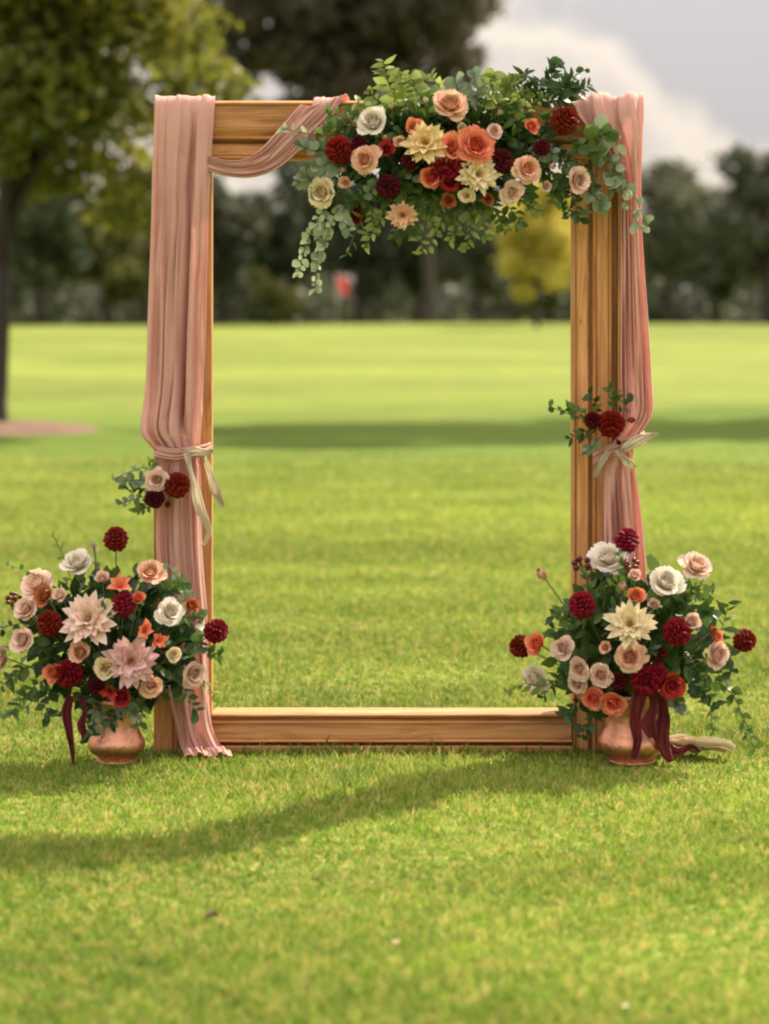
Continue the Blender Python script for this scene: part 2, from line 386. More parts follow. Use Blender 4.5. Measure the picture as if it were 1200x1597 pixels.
def ground_at(px, d):
    x = at(px, d); return Vector((x, d - DIST, float(ground_h(x, d - DIST))))

FOL = {
    'park': leafy('park_tree_leaf', (0.045, 0.070, 0.010), (0.27, 0.265, 0.045), 0.55, 0.45),
    'ash': leafy('grey_tree_leaf', (0.072, 0.066, 0.045), (0.24, 0.20, 0.13), 0.5, 0.6),  # crown colour raised, standing in for distance haze
    'fir': leafy('dark_wood_leaf', (0.052, 0.064, 0.042), (0.118, 0.130, 0.084), 0.28, 0.6),  # wood leaves coloured paler in place of a haze volume
    'oak': leafy('wood_leaf', (0.040, 0.062, 0.028), (0.105, 0.132, 0.055), 0.32, 0.6),
    'olive': leafy('olive_leaf', (0.11, 0.12, 0.03), (0.33, 0.32, 0.10), 0.45, 0.6),
    'gold': leafy('golden_leaf', (0.46, 0.40, 0.06), (0.72, 0.64, 0.16), 0.5, 0.6),
}
# the big park tree at the left edge
pt = ground_at(-8, 34)
tree('park_tree', pt, 9, (1.0, 0.0, 5.5, 3.2, 3.0, 3.3), 54, 21000, 0.11, FOL['park'], 0.15,
     'large leafy green tree at the left edge, its trunk rising from a ring of mulch', clear=0.26, forks=22, clump_r=(0.20, 0.34))
mb = MB(); nr, na = 7, 40; V = []
for j in range(nr):
    for k in range(na):
        a = 2 * math.pi * k / na; r = 1.3 * j / (nr - 1) * (1 + 0.07 * math.sin(3 * a + 1) + 0.05 * math.sin(7 * a))
        V.append((r * math.cos(a), r * math.sin(a), 0.10 * (1 - (j / (nr - 1)) ** 2) + (random.uniform(0, 0.03) if j < nr - 1 else -0.04)))
mb.add(V, grid_faces(na, nr, True)); tag(obj('mulch_bed', mb.mesh('mulch_bed', M['mulch']), None, pt + Vector((0.1, 0, 0.02))), kind='structure')

g = ground_at(672, 113)
tree('shade_tree', g, 22, (-5.2, 0.5, 15.0, 10.4, 5.5, 7.6), 140, 33000, 0.23, FOL['ash'], 0.27,
     'tall brownish dark tree with a wide crown rising behind the top of the arch', clear=0.42, forks=20, clump_r=(0.13, 0.24))
g = ground_at(838, 96)
tree('golden_tree', g, 6.2, (0.1, 0.0, 3.6, 2.3, 1.6, 3.2), 38, 9000, 0.12, FOL['gold'], 0.09,
     'small bright yellow tree seen just left of the right post', clear=0.25, forks=12, clump_r=(0.20, 0.36))
g = ground_at(425, 104)
tree('round_bush', g, 3.0, (0, 0, 1.35, 1.55, 1.2, 1.3), 12, 2600, 0.13, FOL['olive'], 0.06,
     'pale olive rounded bush at the far lawn edge, inside the arch', 'bush', clear=0.15, forks=5, clump_r=(0.4, 0.55))
WOOD = [  # px, distance, height, half width, material, label
    (60, 118, 8.6, 3.2, 'oak', 'dark wood tree behind the trunk of the large park tree'),
    (165, 122, 7.4, 3.0, 'olive', 'yellowish green wood tree left of the left drape'),
    (225, 130, 9.5, 2.8, 'fir', 'dark wood tree half hidden by the left drape'),
    (345, 126, 8.8, 3.2, 'fir', 'dark wood tree just inside the left post'),
    (455, 132, 10.5, 3.6, 'oak', 'broad dark wood tree above the pale olive bush'),
    (560, 124, 9.0, 3.2, 'fir', 'blackish green wood tree behind the red golf flag'),
    (655, 128, 9.8, 3.4, 'oak', 'dark wood tree below the middle of the garland'),
    (745, 122, 8.5, 2.6, 'fir', 'narrow dark wood tree left of the yellow tree'),
    (860, 134, 10.0, 3.4, 'oak', 'dark wood tree right behind the yellow tree'),
    (1040, 120, 9.3, 3.2, 'fir', 'dark wood tree next to the right drape'),
    (1118, 126, 7.6, 2.6, 'oak', 'lower wood tree in the dip of the skyline on the right'),
    (1195, 122, 9.8, 3.2, 'fir', 'tall dark wood tree at the right edge'),
]
for px, d, h, w, mt, lab in WOOD:
    g = ground_at(px, d)
    tree('wood_tree', g, h, (0, 0, h * 0.54, w, w, h * 0.46), 24, 5200, 0.24, FOL[mt], 0.2, lab, 'tree', 'trees along the far edge of the lawn', clear=0.3, forks=7)
# the rest of the wood, one far mass
C = []; R = []
for i in range(330):
    d = random.uniform(140, 175); x = random.uniform(-40, 40); hh = 7.6 + 2.2 * math.sin(x * 0.35) + 1.3 * math.sin(x * 0.9 + 1)
    C.append((x, d - DIST, 0.2 + (hh - 0.6) * random.random() ** 1.3)); R.append(random.uniform(1.7, 2.6))
tag(obj('distant_wood', crown_mesh('distant_wood', C, R, 52000, 0.34, FOL['fir'], 0.85, 0.3)), kind='stuff')
# a tall tree standing beside the fairway, casting the shade that lies across it
g = Vector((11.4, 45.0 - DIST, 0)); g.z = float(ground_h(g.x, g.y))
tree('fairway_tree', g, 19, (-1.4, -0.5, 13.6, 7.0, 5.6, 3.4), 60, 9500, 0.25, FOL['oak'], 0.3,
     'tall tree right of the fairway whose shade falls across the mown grass', clear=0.5, forks=12)

# golf flag
g = ground_at(526, 92)
t = empty('golf_flag', g, 'red golf flag on a thin white pole far across the lawn', 'golf flag')
mb = MB(); tube(mb, [(0, 0, -0.1), (0, 0, 2.15)], 0.014, 8); obj('pole', mb.mesh('pole', M['white_paint']), t)
mb = MB(); V = [(0.012 + 0.46 * i / 8 * (1 - 0.1 * j / 5), 0.05 * math.sin(i * 0.9), 2.1 - 0.62 * j / 5 - 0.24 * (i / 8) ** 1.3) for j in range(6) for i in range(9)]
mb.add(V, grid_faces(9, 6)); obj('flag', mb.mesh('flag', M['flag']), t)

# ------------------------------------------------------------------ the arch
ARCH_L, ARCH_R, TOP = P(240, 0).x, P(988, 0).x, P(0, 157).z
arch = empty('wedding_arch', ((ARCH_L + ARCH_R) / 2, 0, 0), 'golden brown wooden arch of stepped boards standing like a picture frame on the lawn', 'wedding arch')
OFF = Vector(arch.location)
def prism(profile, length):
    """profile in (y, z) run along x"""
    mb = MB(); n = len(profile); V = [(x, p[0], p[1]) for x in (0, length) for p in profile]
    f = [(i, (i + 1) % n, n + (i + 1) % n, n + i) for i in range(n)] + [tuple(range(n))[::-1], tuple(range(n, 2 * n))]
    mb.add(V, f); return mb.mesh('moulding', M['wood'], False)
def board_mesh(length, w, dep):
    mb = MB(); box(mb, (0, 0, 0), (length, dep, w), 0.004); me = mb.mesh('board', M['wood'], False); return me
def ogee(w, d0, d1):
    k = 8; pr = [(d0 + (d1 - d0) * (0.5 - 0.5 * math.cos(math.pi * i / k)) , w * i / k) for i in range(k + 1)]
    return pr + [(0.12, w), (0.12, 0)]
PXM = DIST / FPX
def member(name, bands, length, origin, along, across):
    """bands: (kind, width px, front y).  local x runs along the member, local z across it"""
    w_all = sum(b[1] for b in bands) * PXM
    mb = MB(); box(mb, (0.001, 0.055, 0.003), (length - 0.001, 0.135, w_all - 0.003), 0.004)
    M4 = Matrix((( along[0], 0, across[0], 0), (0, 1, 0, 0), (along[1], 0, across[1], 0), (0, 0, 0, 1)))
    flip = M4.to_3x3().determinant() < 0
    part = obj(name, mb.mesh(name, M['wood'], False), arch)
    q = M4.to_3x3()
    if flip:                                       # mirror the member lengthways so that it stays a rotation
        q = Matrix(((-along[0], 0, across[0]), (0, 1, 0), (-along[1], 0, across[1])))
        origin = Vector(origin) + Vector((along[0], 0, along[1])) * length
    part.location = Vector(origin) - OFF; part.rotation_euler = q.to_euler()
    z = 0.0
    for kind, wpx, yf in bands:
        w = wpx * PXM
        if kind == 'board': obj('board', board_mesh(length, w, 0.062 - yf), part, (0, yf, z))
        elif kind == 'strip':
            pr = [(yf + 0.012 * (1 - math.sin(math.pi * i / 8)), w * i / 8) for i in range(9)] + [(0.06, w), (0.06, 0)]
            obj('moulding', prism(pr, length), part, (0, 0, z))
        elif kind == 'ogee': obj('moulding', prism([(yf + 0.022 * (0.5 - 0.5 * math.cos(math.pi * i / 8)), w * i / 8) for i in range(9)] + [(0.06, w), (0.06, 0)], length), part, (0, 0, z))
        z += w
    return part
post_top = TOP - 91 * PXM
bands_post_l = [('board', 30, 0.0), ('strip', 8, -0.004), ('groove', 5, 0), ('ogee', 18, 0.004), ('groove', 4, 0), ('strip', 7, 0.014), ('board', 18, 0.024)]
bands_post_r = [('board', 24, 0.0), ('groove', 8, 0), ('strip', 6, 0.000), ('board', 19, 0.012), ('strip', 6, 0.004), ('groove', 6, 0), ('board', 19, 0.024), ('strip', 7, 0.018)]
member('post', bands_post_l, post_top - 0.001, (ARCH_L, 0, 0.0), (0, 1), (1, 0))
member('post', bands_post_r, post_top - 0.001, (ARCH_R, 0, 0.0), (0, 1), (-1, 0))
member('header_beam', [('strip', 8, -0.006), ('board', 35, 0.002), ('ogee', 12, 0.000), ('strip', 6, 0.004), ('groove', 6, 0), ('board', 18, 0.024), ('strip', 7, 0.018)], ARCH_R - ARCH_L, (ARCH_L, 0, TOP), (1, 0), (0, -1))
member('base_beam', [('board', 11, -0.004), ('groove', 4, 0), ('strip', 6, 0.000), ('board', 26, 0.010), ('ogee', 8, 0.0), ('strip', 8, -0.010)], ARCH_R - ARCH_L - 186 * PXM, (ARCH_L + 90.5 * PXM, 0, 0.0), (1, 0), (0, 1))

# ------------------------------------------------------------------ fabric
def folds(u, v, seed, k=7, sharp=1.5):
    r = np.random.default_rng(seed); s = np.zeros_like(u)
    for i in range(k):
        f = r.uniform(1.5, 9); ph = r.uniform(0, 6.3); dr = r.uniform(-0.9, 0.9); am = 1 / (1 + f * 0.16)
        s += am * np.sin(f * np.pi * u + ph + dr * v + 0.5 * np.sin(v * 2.2 + i))
    for i in range(5):
        f = r.uniform(9, 22); s += 0.13 * np.sin(f * np.pi * u + r.uniform(0, 6.3) + r.uniform(-1.6, 1.6) * v) * (0.5 + 0.5 * np.sin(v * r.uniform(0.6, 1.6) + i))
    s += 0.10 * np.sin(v * 9 + 7 * u + 3 * np.sin(u * 5)) * np.sin(v * 3.1 + u * 4)
    s /= 2.2
    return np.sign(s) * np.abs(s) ** (1 / sharp)
def cloth(name, keys, mat, seed, label=None, cat=None, nu=90, nv=150, across=(1, 0, 0), parent=None, thick=0.0015, extra=None, sharp=1.5):
    """keys: (centre xyz, half width, fold depth, normal xyz[, across vector])"""
    K = len(keys); s = np.linspace(0, K - 1, nv); ks = np.arange(K)
    def col(f): 
        a = np.array([f(k) for k in keys], float)
        # smooth catmull-rom along the strip
        res = []
        for q in s:
            i = min(int(q), K - 2); t = q - i
            p0, p1, p2, p3 = a[max(i - 1, 0)], a[i], a[i + 1], a[min(i + 2, K - 1)]
            res.append(0.5 * ((2 * p1) + (-p0 + p2) * t + (2 * p0 - 5 * p1 + 4 * p2 - p3) * t * t + (-p0 + 3 * p1 - 3 * p2 + p3) * t ** 3))
        return np.array(res)
    c = col(lambda k: k[0]); w = np.maximum(col(lambda k: k[1]), 0.004); a = np.maximum(col(lambda k: k[2]), 0); nn = col(lambda k: k[3])
    ac = col(lambda k: k[4] if len(k) > 4 else across)
    nn /= np.linalg.norm(nn, axis=1)[:, None]; ac /= np.linalg.norm(ac, axis=1)[:, None]
    u = np.linspace(-1, 1, nu); U, Sv = np.meshgrid(u, s)
    Fd = folds(U, Sv, seed, sharp=sharp)
    if extra is not None: Fd = Fd + extra(U, Sv)
    side = 0.10 * folds(U, Sv, seed + 5)
    Vp = c[:, None, :] + ac[:, None, :] * ((U + side * (1 - U ** 2)) * w[:, None])[..., None] + nn[:, None, :] * (a[:, None] * (Fd + 0.6))[..., None]
    mb = MB(); mb.add(Vp.reshape(-1, 3), grid_faces(nu, nv)); me = mb.mesh(name, mat)
    o = obj(name, me, parent)
    md = o.modifiers.new('thickness', 'SOLIDIFY'); md.thickness = thick; md.offset = 0
    if label: tag(o, label, cat)
    return o
F_, B_, U_ = (0, -1, 0.0), (0, 1, 0), (0, -0.1, 1)
def K(px, py, hw, amp, y=-0.03, n=F_, a=(1, 0, 0)): return (tuple(P(px, py, y)), hw * PXM, amp, n, a)
def at_z(px, z, hw, amp, y, n=F_, a=(1, 0, 0)): return ((( px - 600) * depth_scale(y), y, z), hw * PXM, amp, n, a)
deep = lambda U, S: -2.3 * np.exp(-((U - 0.30 - 0.06 * np.sin(S * 0.7)) / 0.10) ** 2) * smooth01(3.2, 4.8, S) * (1 - smooth01(8.5, 9.4, S))
left_drape = cloth('drape', [
    at_z(288, TOP - 0.16, 44, 0.010, 0.165, B_), at_z(289, TOP - 0.03, 45, 0.006, 0.155, (0, 1, 0.4)), at_z(289, TOP + 0.012, 46, 0.004, 0.09, (0, 0, 1)),
    at_z(289, TOP + 0.012, 47, 0.004, 0.01, (0, -0.3, 1)), K(288, 180, 46, 0.005, -0.022), K(284, 260, 45, 0.014, -0.026),
    K(281, 360, 44, 0.018, -0.030), K(277, 480, 45, 0.020, -0.030), K(273, 600, 45, 0.022, -0.034), K(268, 668, 47, 0.024, -0.045), K(274, 694, 39, 0.020, -0.040),
    K(280, 712, 31, 0.012, -0.034), K(280, 745, 34, 0.018, -0.034), K(280, 850, 35, 0.020, -0.032), K(287, 960, 36, 0.022, -0.03), K(292, 1060, 33, 0.02, -0.035),
    K(302, 1130, 28, 0.018, -0.05), K(315, 1166, 32, 0.018, -0.07), at_z(322, 0.03, 36, 0.014, -0.12, (0, -0.4, 1)), at_z(326, 0.02, 36, 0.010, -0.17, (0, -0.2, 1))],
    M['pink'], 3, 'dusty pink drape hung over the left corner, tied at the left post', 'drape', extra=deep, nv=220)
right_drape = cloth('drape', [
    at_z(945, TOP - 0.14, 48, 0.012, 0.165, B_), at_z(947, TOP - 0.02, 50, 0.008, 0.155, (0, 1, 0.4)), at_z(948, TOP + 0.014, 52, 0.008, 0.09, (0, 0, 1)),
    at_z(949, TOP + 0.014, 54, 0.010, 0.0, (0, -0.3, 1)), K(953, 180, 50, 0.020, -0.03), K(968, 222, 34, 0.026, -0.035),
    K(982, 290, 18, 0.024, -0.03), K(985, 370, 17, 0.022, -0.026), K(988, 480, 21, 0.022, -0.026), K(991, 590, 24, 0.024, -0.03), K(992, 645, 24, 0.024, -0.04),
    K(980, 676, 17, 0.018, -0.045), K(968, 694, 13, 0.014, -0.045), K(967, 716, 20, 0.016, -0.04), K(968, 760, 26, 0.024, -0.034), K(973, 850, 31, 0.026, -0.03),
    K(978, 960, 32, 0.026, -0.03), K(985, 1080, 30, 0.022, -0.04), K(995, 1150, 30, 0.018, -0.06), at_z(1010, 0.03, 30, 0.012, -0.10, (0, -0.4, 1))],
    M['pink'], 11, 'dusty pink drape bunched over the right corner, hanging down the right post', 'drape', nv=220)
def slanted(pts, y0=-0.034):
    ks = []
    for i, (px, py, hw, am, y, n) in enumerate(pts):
        a = pts[max(i - 1, 0)]; b = pts[min(i + 1, len(pts) - 1)]
        dx, dz = b[0] - a[0], -(b[1] - a[1]); ln = math.hypot(dx, dz) or 1
        ks.append((tuple(P(px, py, y)), hw * PXM, am, n, (-dz / ln, 0, dx / ln) if i < 6 else ((-0.95, 0, -0.3) if i == 6 else (-1, 0, 0))))
    return ks
cloth('swag', slanted([(318, 252, 11, 0.012, -0.02, F_), (352, 262, 12, 0.014, -0.03, F_), (388, 262, 15, 0.018, -0.036, F_), (420, 248, 20, 0.018, -0.036, F_), (450, 220, 23, 0.014, -0.03, F_),
    (482, 185, 24, 0.010, -0.024, F_), (510, 160, 27, 0.006, -0.014, (0, -0.8, 0.6)), (517, 154, 27, 0.004, 0.02, (0, 0, 1)), (520, 156, 26, 0.004, 0.12, (0, 0, 1)), (528, 172, 26, 0.004, 0.16, B_)]),
    M['pink'], 21, 'dusty pink cloth strip wound round the header beam between left drape and garland', 'swag', nu=50, nv=90, sharp=1.2)

def ribbon(name, pts, hw, mat, label, cat, tails=(), group=None):
    """pts: (px, py, y) path; the first path is the thing's own mesh, tails are child parts"""
    def strip(nm, pts, hw, parent, seed):
        ks = []
        for i, (px, py, y) in enumerate(pts):
            a = pts[max(i - 1, 0)]; b = pts[min(i + 1, len(pts) - 1)]
            dx, dz = b[0] - a[0], -(b[1] - a[1]); ln = math.hypot(dx, dz) or 1
            tw = 0.35 * math.sin(i * 1.7 + seed)
            v = Vector((-dz / ln, 0.6 * math.sin(i * 1.3 + seed), dx / ln))
            ks.append((tuple(P(px, py, y)), hw * PXM * (1 + tw) * (0.55 if i == len(pts) - 1 else 1), 0.009, (0.3 * math.sin(i + seed), -1, 0.2), tuple(v)))
        return cloth(nm, ks, mat, seed, None, None, nu=16, nv=60, parent=parent, thick=0.0006, sharp=1.0)
    o = strip(name, pts, hw, None, 31); tag(o, label, cat, group)
    for i, t in enumerate(tails): strip('ribbon_tail', t, hw, o, 41 + i)
    return o
def sash(pts, hw, drape):
    """gathered band of the drape's own cloth that ties it to the post"""
    ks = [(tuple(P(px, py, y)), hw * PXM, 0.007, F_, (0.15 * math.sin(i * 2.1), 0, 1)) for i, (px, py, y) in enumerate(pts)]
    cloth('tie_band', ks, M['pink'], 71, nu=20, nv=60, parent=drape, thick=0.001)
sash([(240, 700, 0.0), (246, 704, -0.065), (272, 708, -0.075), (300, 705, -0.072), (318, 702, -0.055), (331, 698, 0.0)], 9, left_drape)
sash([(925, 716, -0.02), (938, 708, -0.055), (960, 700, -0.08), (985, 690, -0.078), (1000, 684, -0.05), (1006, 681, 0.0)], 10, right_drape)
ribbon('ribbon', [(290, 708, -0.095), (304, 704, -0.10), (318, 706, -0.095), (334, 703, -0.08)], 6, M['cream_ribbon'],
       'cream silk ribbon knotted round the drape on the left post, its tails flying', 'ribbon',
       [[(292, 706, -0.10), (298, 735, -0.12), (306, 765, -0.12), (313, 795, -0.12), (326, 828, -0.11), (316, 852, -0.11)],
        [(318, 704, -0.06), (328, 735, -0.03), (337, 765, -0.02), (348, 790, -0.01)]])
ribbon('ribbon', [(972, 702, -0.105), (988, 690, -0.10), (1006, 682, -0.09), (1027, 677, -0.075)], 6, M['cream_ribbon'],
       'cream silk ribbon knotted round the drape on the right post below the flowers', 'ribbon',
       [[(964, 702, -0.10), (970, 713, -0.11), (980, 721, -0.11), (990, 730, -0.10)], [(950, 704, -0.09), (938, 722, -0.10), (928, 745, -0.09)]])

# ------------------------------------------------------------------ flowers
def petal_vt(Lp, Wd, cup, b0, b1, kind='round', nu=5, nv=6, ruffle=0.0, r0=0.0, seed=0):
    s = np.linspace(0, 1, nv); ang = rad(b0) + rad(b1) * s ** 1.5
    ds = Lp / (nv - 1)
    x = r0 + np.concatenate([[0], np.cumsum(np.sin(ang[:-1]) * ds)]); z = np.concatenate([[0], np.cumsum(np.cos(ang[:-1]) * ds)])
    if kind == 'round': w = Wd * (0.35 + 0.65 * np.sin(np.pi / 2 * np.minimum(1, s * 1.4))) * np.sqrt(np.clip(1 - s ** 5 * 0.92, 0, 1))
    else: w = Wd * (0.25 + 0.75 * np.sin(np.pi * np.clip(s * 0.9 + 0.05, 0, 1) ** 0.85)) * np.clip(1.03 - s ** 9, 0.04, 1)
    t = np.linspace(-1, 1, nu); T, Sg = np.meshgrid(t, s)
    inw = cup * T ** 2 * w[:, None]
    rf = ruffle * np.sin(T * 5 + seed) * Sg ** 2
    X = x[:, None] - inw * np.cos(ang)[:, None] + rf; Z = z[:, None] + inw * np.sin(ang)[:, None] * 0.6 + rf * 0.5
    Y = T * w[:, None]
    return np.stack([X, Y, Z], -1).reshape(-1, 3), grid_faces(nu, nv), Sg.ravel()
def rotz(V, a):
    c, s = math.cos(a), math.sin(a); return V @ np.array([[c, s, 0], [-s, c, 0], [0, 0, 1]])
CACHE = {}
def cached(key, fn):
    if key not in CACHE: CACHE[key] = fn()
    return CACHE[key]
def petal_mesh(key, col, *a, **k):
    def fn():
        mb = MB(); mb.add(*petal_vt(*a, **k)); return mb.mesh('petal', PM[col])
    return cached((key, col), fn)
def rose_core(col):
    def fn():
        mb = MB()
        for n, sc, b0, b1, r0, of in ((5, 0.74, 16, 4, 0.24, 0.2), (5, 0.70, 8, 0, 0.18, .9), (4, 0.66, 0, -6, 0.12, .5), (3, 0.62, -10, -4, 0.06, 1.1)):
            for i in range(n):
                V, f, t = petal_vt(sc, 0.40, 0.5, b0, b1, r0=r0, nu=5, nv=5); mb.add(rotz(V, of + 2 * math.pi * i / n), f, t * 0.55)
        V, f, t = petal_vt(0.4, 0.1, 0, 0, 0); mb.add(V, f, 0.0)
        # sepals and receptacle behind
        tube(mb, [(0, 0, -0.22), (0, 0, -0.05), (0, 0, 0.1)], [0.06, 0.2, 0.16], 8, 0.0)
        return mb.mesh('rose', PM[col])
    return cached(('rosecore', col), fn)
def ball_mesh(col):
    def fn():
        mb = MB(); r = random.Random(5)
        for k, (pol, n) in enumerate(((5, 3), (20, 6), (38, 9), (57, 11), (76, 12), (96, 12), (116, 10))):
            for i in range(n):
                V, f, t = petal_vt(0.44, 0.25, -0.45, 18, 62, nu=4, nv=5)
                V = V * (0.85 + 0.2 * r.random()); V[:, 2] += 0.62
                c, s = math.cos(rad(pol)), math.sin(rad(pol)); V = V @ np.array([[c, 0, -s], [0, 1, 0], [s, 0, c]])
                mb.add(rotz(V, 2 * math.pi * (i + 0.5 * (k % 2)) / n + r.uniform(-.06, .06)), f, t)
        tube(mb, [(0, 0, -0.75), (0, 0, -0.3), (0, 0, 0.3), (0, 0, 0.6)], [0.2, 0.55, 0.62, 0.3], 10, 0.0)
        return mb.mesh('ball_dahlia', PM[col])
    return cached(('ball', col), fn)
def dahlia_core(col):
    def fn():
        mb = MB()
        for n, sc, b0, b1, r0, of in ((9, 0.40, 25, 20, 0.10, 0), (7, 0.30, 8, 5, 0.06, .3), (5, 0.24, -8, -10, 0.03, .7)):
            for i in range(n):
                V, f, t = petal_vt(sc, 0.09, 0.5, b0, b1, 'point', 3, 5, r0=r0); V[:, 2] += 0.05; mb.add(rotz(V, of + 2 * math.pi * i / n), f, t * 0.4)
        tube(mb, [(0, 0, -0.3), (0, 0, -0.05), (0, 0, 0.08)], [0.08, 0.24, 0.16], 8, 0.0)
        return mb.mesh('dahlia', PM[col])
    return cached(('dahliacore', col), fn)
def berry_mesh():
    def fn():
        mb = MB(); r = random.Random(3)
        for i in range(9):
            d = Vector((r.uniform(-1, 1), r.uniform(-1, 1), r.uniform(-.3, 1))); c = d.normalized() * 0.7
            nu, nv = 6, 5; V = []
            for j in range(nv):
                ph = math.pi * j / (nv - 1)
                for k in range(nu):
                    th = 2 * math.pi * k / nu; V.append(c + 0.27 * Vector((math.sin(ph) * math.cos(th), math.sin(ph) * math.sin(th), math.cos(ph))))
            mb.add([tuple(v) for v in V], grid_faces(nu, nv, True), r.random())
            tube(mb, [(0, 0, -0.4), tuple(c)], 0.05, 4, 0.4)
        return mb.mesh('berry_sprig', M['berry'])
    return cached('berry', fn)
def face_quat(d, roll=0.0):
    return Vector(d).normalized().to_track_quat('Z', 'Y') @ Quaternion((0, 0, 1), roll)
def stem_mesh(a, b, r, sag):
    a, b = Vector(a), Vector(b); mb = MB(); pts = []
    for i in range(6):
        t = i / 5; pts.append(a.lerp(b, t) + Vector((0, 0, sag * math.sin(math.pi * t))))
    tube(mb, pts, r, 5, 0.3); return mb.mesh('stem', M['stem'])
def flower(th, kind, col, px, py, dpx, y, core, face):
    """one bloom as a part of the arrangement th; core = point its stem runs back to (world)"""
    R = dpx / 2 * (1.18 if 'garland' in th.name else 1.13) * depth_scale(y); loc = P(px, py, y) - Vector(th.location)
    q = face_quat(face, random.uniform(0, 6.3)); r = random.Random(int(px * 7 + py)); opened = r.uniform(-0.22, 0.16)
    def kid(me, sc, phi, tilt=0.0, z=0.0):
        o = obj('petal', me, f); o.rotation_mode = 'QUATERNION'
        o.rotation_quaternion = Quaternion((0, 0, 1), phi) @ Quaternion((0, 1, 0), tilt + (opened if kind in ('rose', 'cup') else 0)) @ Quaternion((1, 0, 0), r.uniform(-.16, .16)); o.scale = (sc * r.uniform(.85, 1.12), sc * r.uniform(.82, 1.15), sc); o.location = (0, 0, z + r.uniform(-.03, .03))
    if kind in ('rose', 'cup'):
        f = obj('rose', rose_core(col), th, loc, q, R * (1.0 if kind == 'rose' else 1.05))
        rings = ((6, 0.98, 46, 58, 0.16, -0.12, 'a', 0.60), (6, 0.93, 34, 40, 0.17, -0.06, 'b', 0.56), (5, 0.86, 20, 26, 0.20, 0.0, 'c', 0.52))
        if kind == 'cup': rings = ((5, 1.0, 34, 22, 0.18, -0.08, 'd', 0.58), (5, 0.92, 22, 12, 0.2, -0.02, 'e', 0.52))
        for n, Lp, b0, b1, r0, z, key, wd in rings:
            me = petal_mesh(key, col, Lp, wd, 0.32, b0, b1, 'round', 7, 7, 0.06, r0, 1.0)
            o0 = r.random() * 6
            for i in range(n): kid(me, r.uniform(0.9, 1.06), o0 + 2 * math.pi * i / n + r.uniform(-.15, .15), r.uniform(-.18, .20), z)
    elif kind == 'dahlia':
        f = obj('dahlia', dahlia_core(col), th, loc, q, R)
        for n, Lp, b0, b1, z, key in ((17, 0.90, 74, 10, -0.12, 'o'), (16, 0.84, 60, 16, -0.06, 'p'), (14, 0.72, 46, 20, -0.01, 'q'), (12, 0.58, 32, 22, 0.03, 'r')):
            me = petal_mesh('d' + key, col, Lp, 0.175, 0.4, b0, b1, 'point', 3, 7, 0.0, 0.08); o0 = r.random() * 6
            for i in range(n): kid(me, r.uniform(0.86, 1.1), o0 + 2 * math.pi * i / n + r.uniform(-.08, .08), r.uniform(-.15, .12), z)
    elif kind == 'ball':
        f = obj('ball_dahlia', ball_mesh(col), th, loc, q, R * 0.97)
    elif kind == 'lily':
        mb = MB(); tube(mb, [(0, 0, -0.3), (0, 0, 0.0), (0, 0, 0.35)], [0.07, 0.13, 0.03], 7, 0.2)
        f = obj('star_lily', cached(('lilycore', col), lambda: mb.mesh('star_lily', PM[col])), th, loc, q, R)
        me = petal_mesh('lily', col, 1.0, 0.30, 0.35, 22, 62, 'point', 5, 6, 0.05, 0.05)
        for i in range(6): kid(me, 1.0 if i % 2 else 0.9, math.pi * i / 3 + r.uniform(-.1, .1), r.uniform(-.2, .2))
    elif kind == 'bud':
        f = obj('flower_bud', cached(('bud', col), lambda: bud_mesh(col)), th, loc, q, R)
    elif kind == 'berry':
        f = obj('berry_sprig', berry_mesh(), th, loc, q, R)
    # stem back to the core
    a = Vector((0, 0, -0.1)); cl = (core - Vector(th.location) - loc); cl.rotate(q.inverted()); cl = cl / f.scale[0]
    obj('stem', stem_mesh(a, cl, 0.0026 / f.scale[0], 0.0), f)
    return f
def bud_mesh(col):
    mb = MB()
    for i in range(5):
        V, f, t = petal_vt(1.5, 0.55, 0.6, 18, -42, nu=5, nv=6, r0=0.12); V[:, 2] -= 0.75; mb.add(rotz(V, 2 * math.pi * i / 5), f, t)
    tube(mb, [(0, 0, -0.9), (0, 0, -0.7), (0, 0, -0.3)], [0.08, 0.3, 0.35], 7, 0.0); return mb.mesh('flower_bud', PM[col])

# ---- leaves
def leaf_mesh(kind, mat, var=0):
    cv, wv = ((0.16, 1.0), (0.42, 0.85), (-0.2, 1.1), (0.3, 0.7))[var]
    def fn():
        mb = MB(); nu, nv = 3, 6; s = np.linspace(0, 1, nv)
        w = {'round': 0.48 * np.sqrt(np.clip(1 - (2 * s - 1) ** 2, 0.01, 1)), 'lance': 0.17 * np.sin(np.pi * np.clip(s, 0.03, 0.98) ** 0.8) + 0.006,
             'oval': 0.30 * np.sin(np.pi * np.clip(s, 0.03, 0.98) ** 0.85) + 0.006}[kind]
        V = [(t * w[i] * wv, s[i], (0.12 + 0.3 * (var % 3)) * abs(t) * w[i] - cv * s[i] ** 2 + 0.05 * t * math.sin(3 * s[i] + var)) for i in range(nv) for t in (-1, 0, 1)]
        mb.add(V, grid_faces(nu, nv), np.repeat(0.25 + 0.6 * s, 3)); return mb.mesh('leaf', M[mat])
    return cached((kind, mat, var), fn)
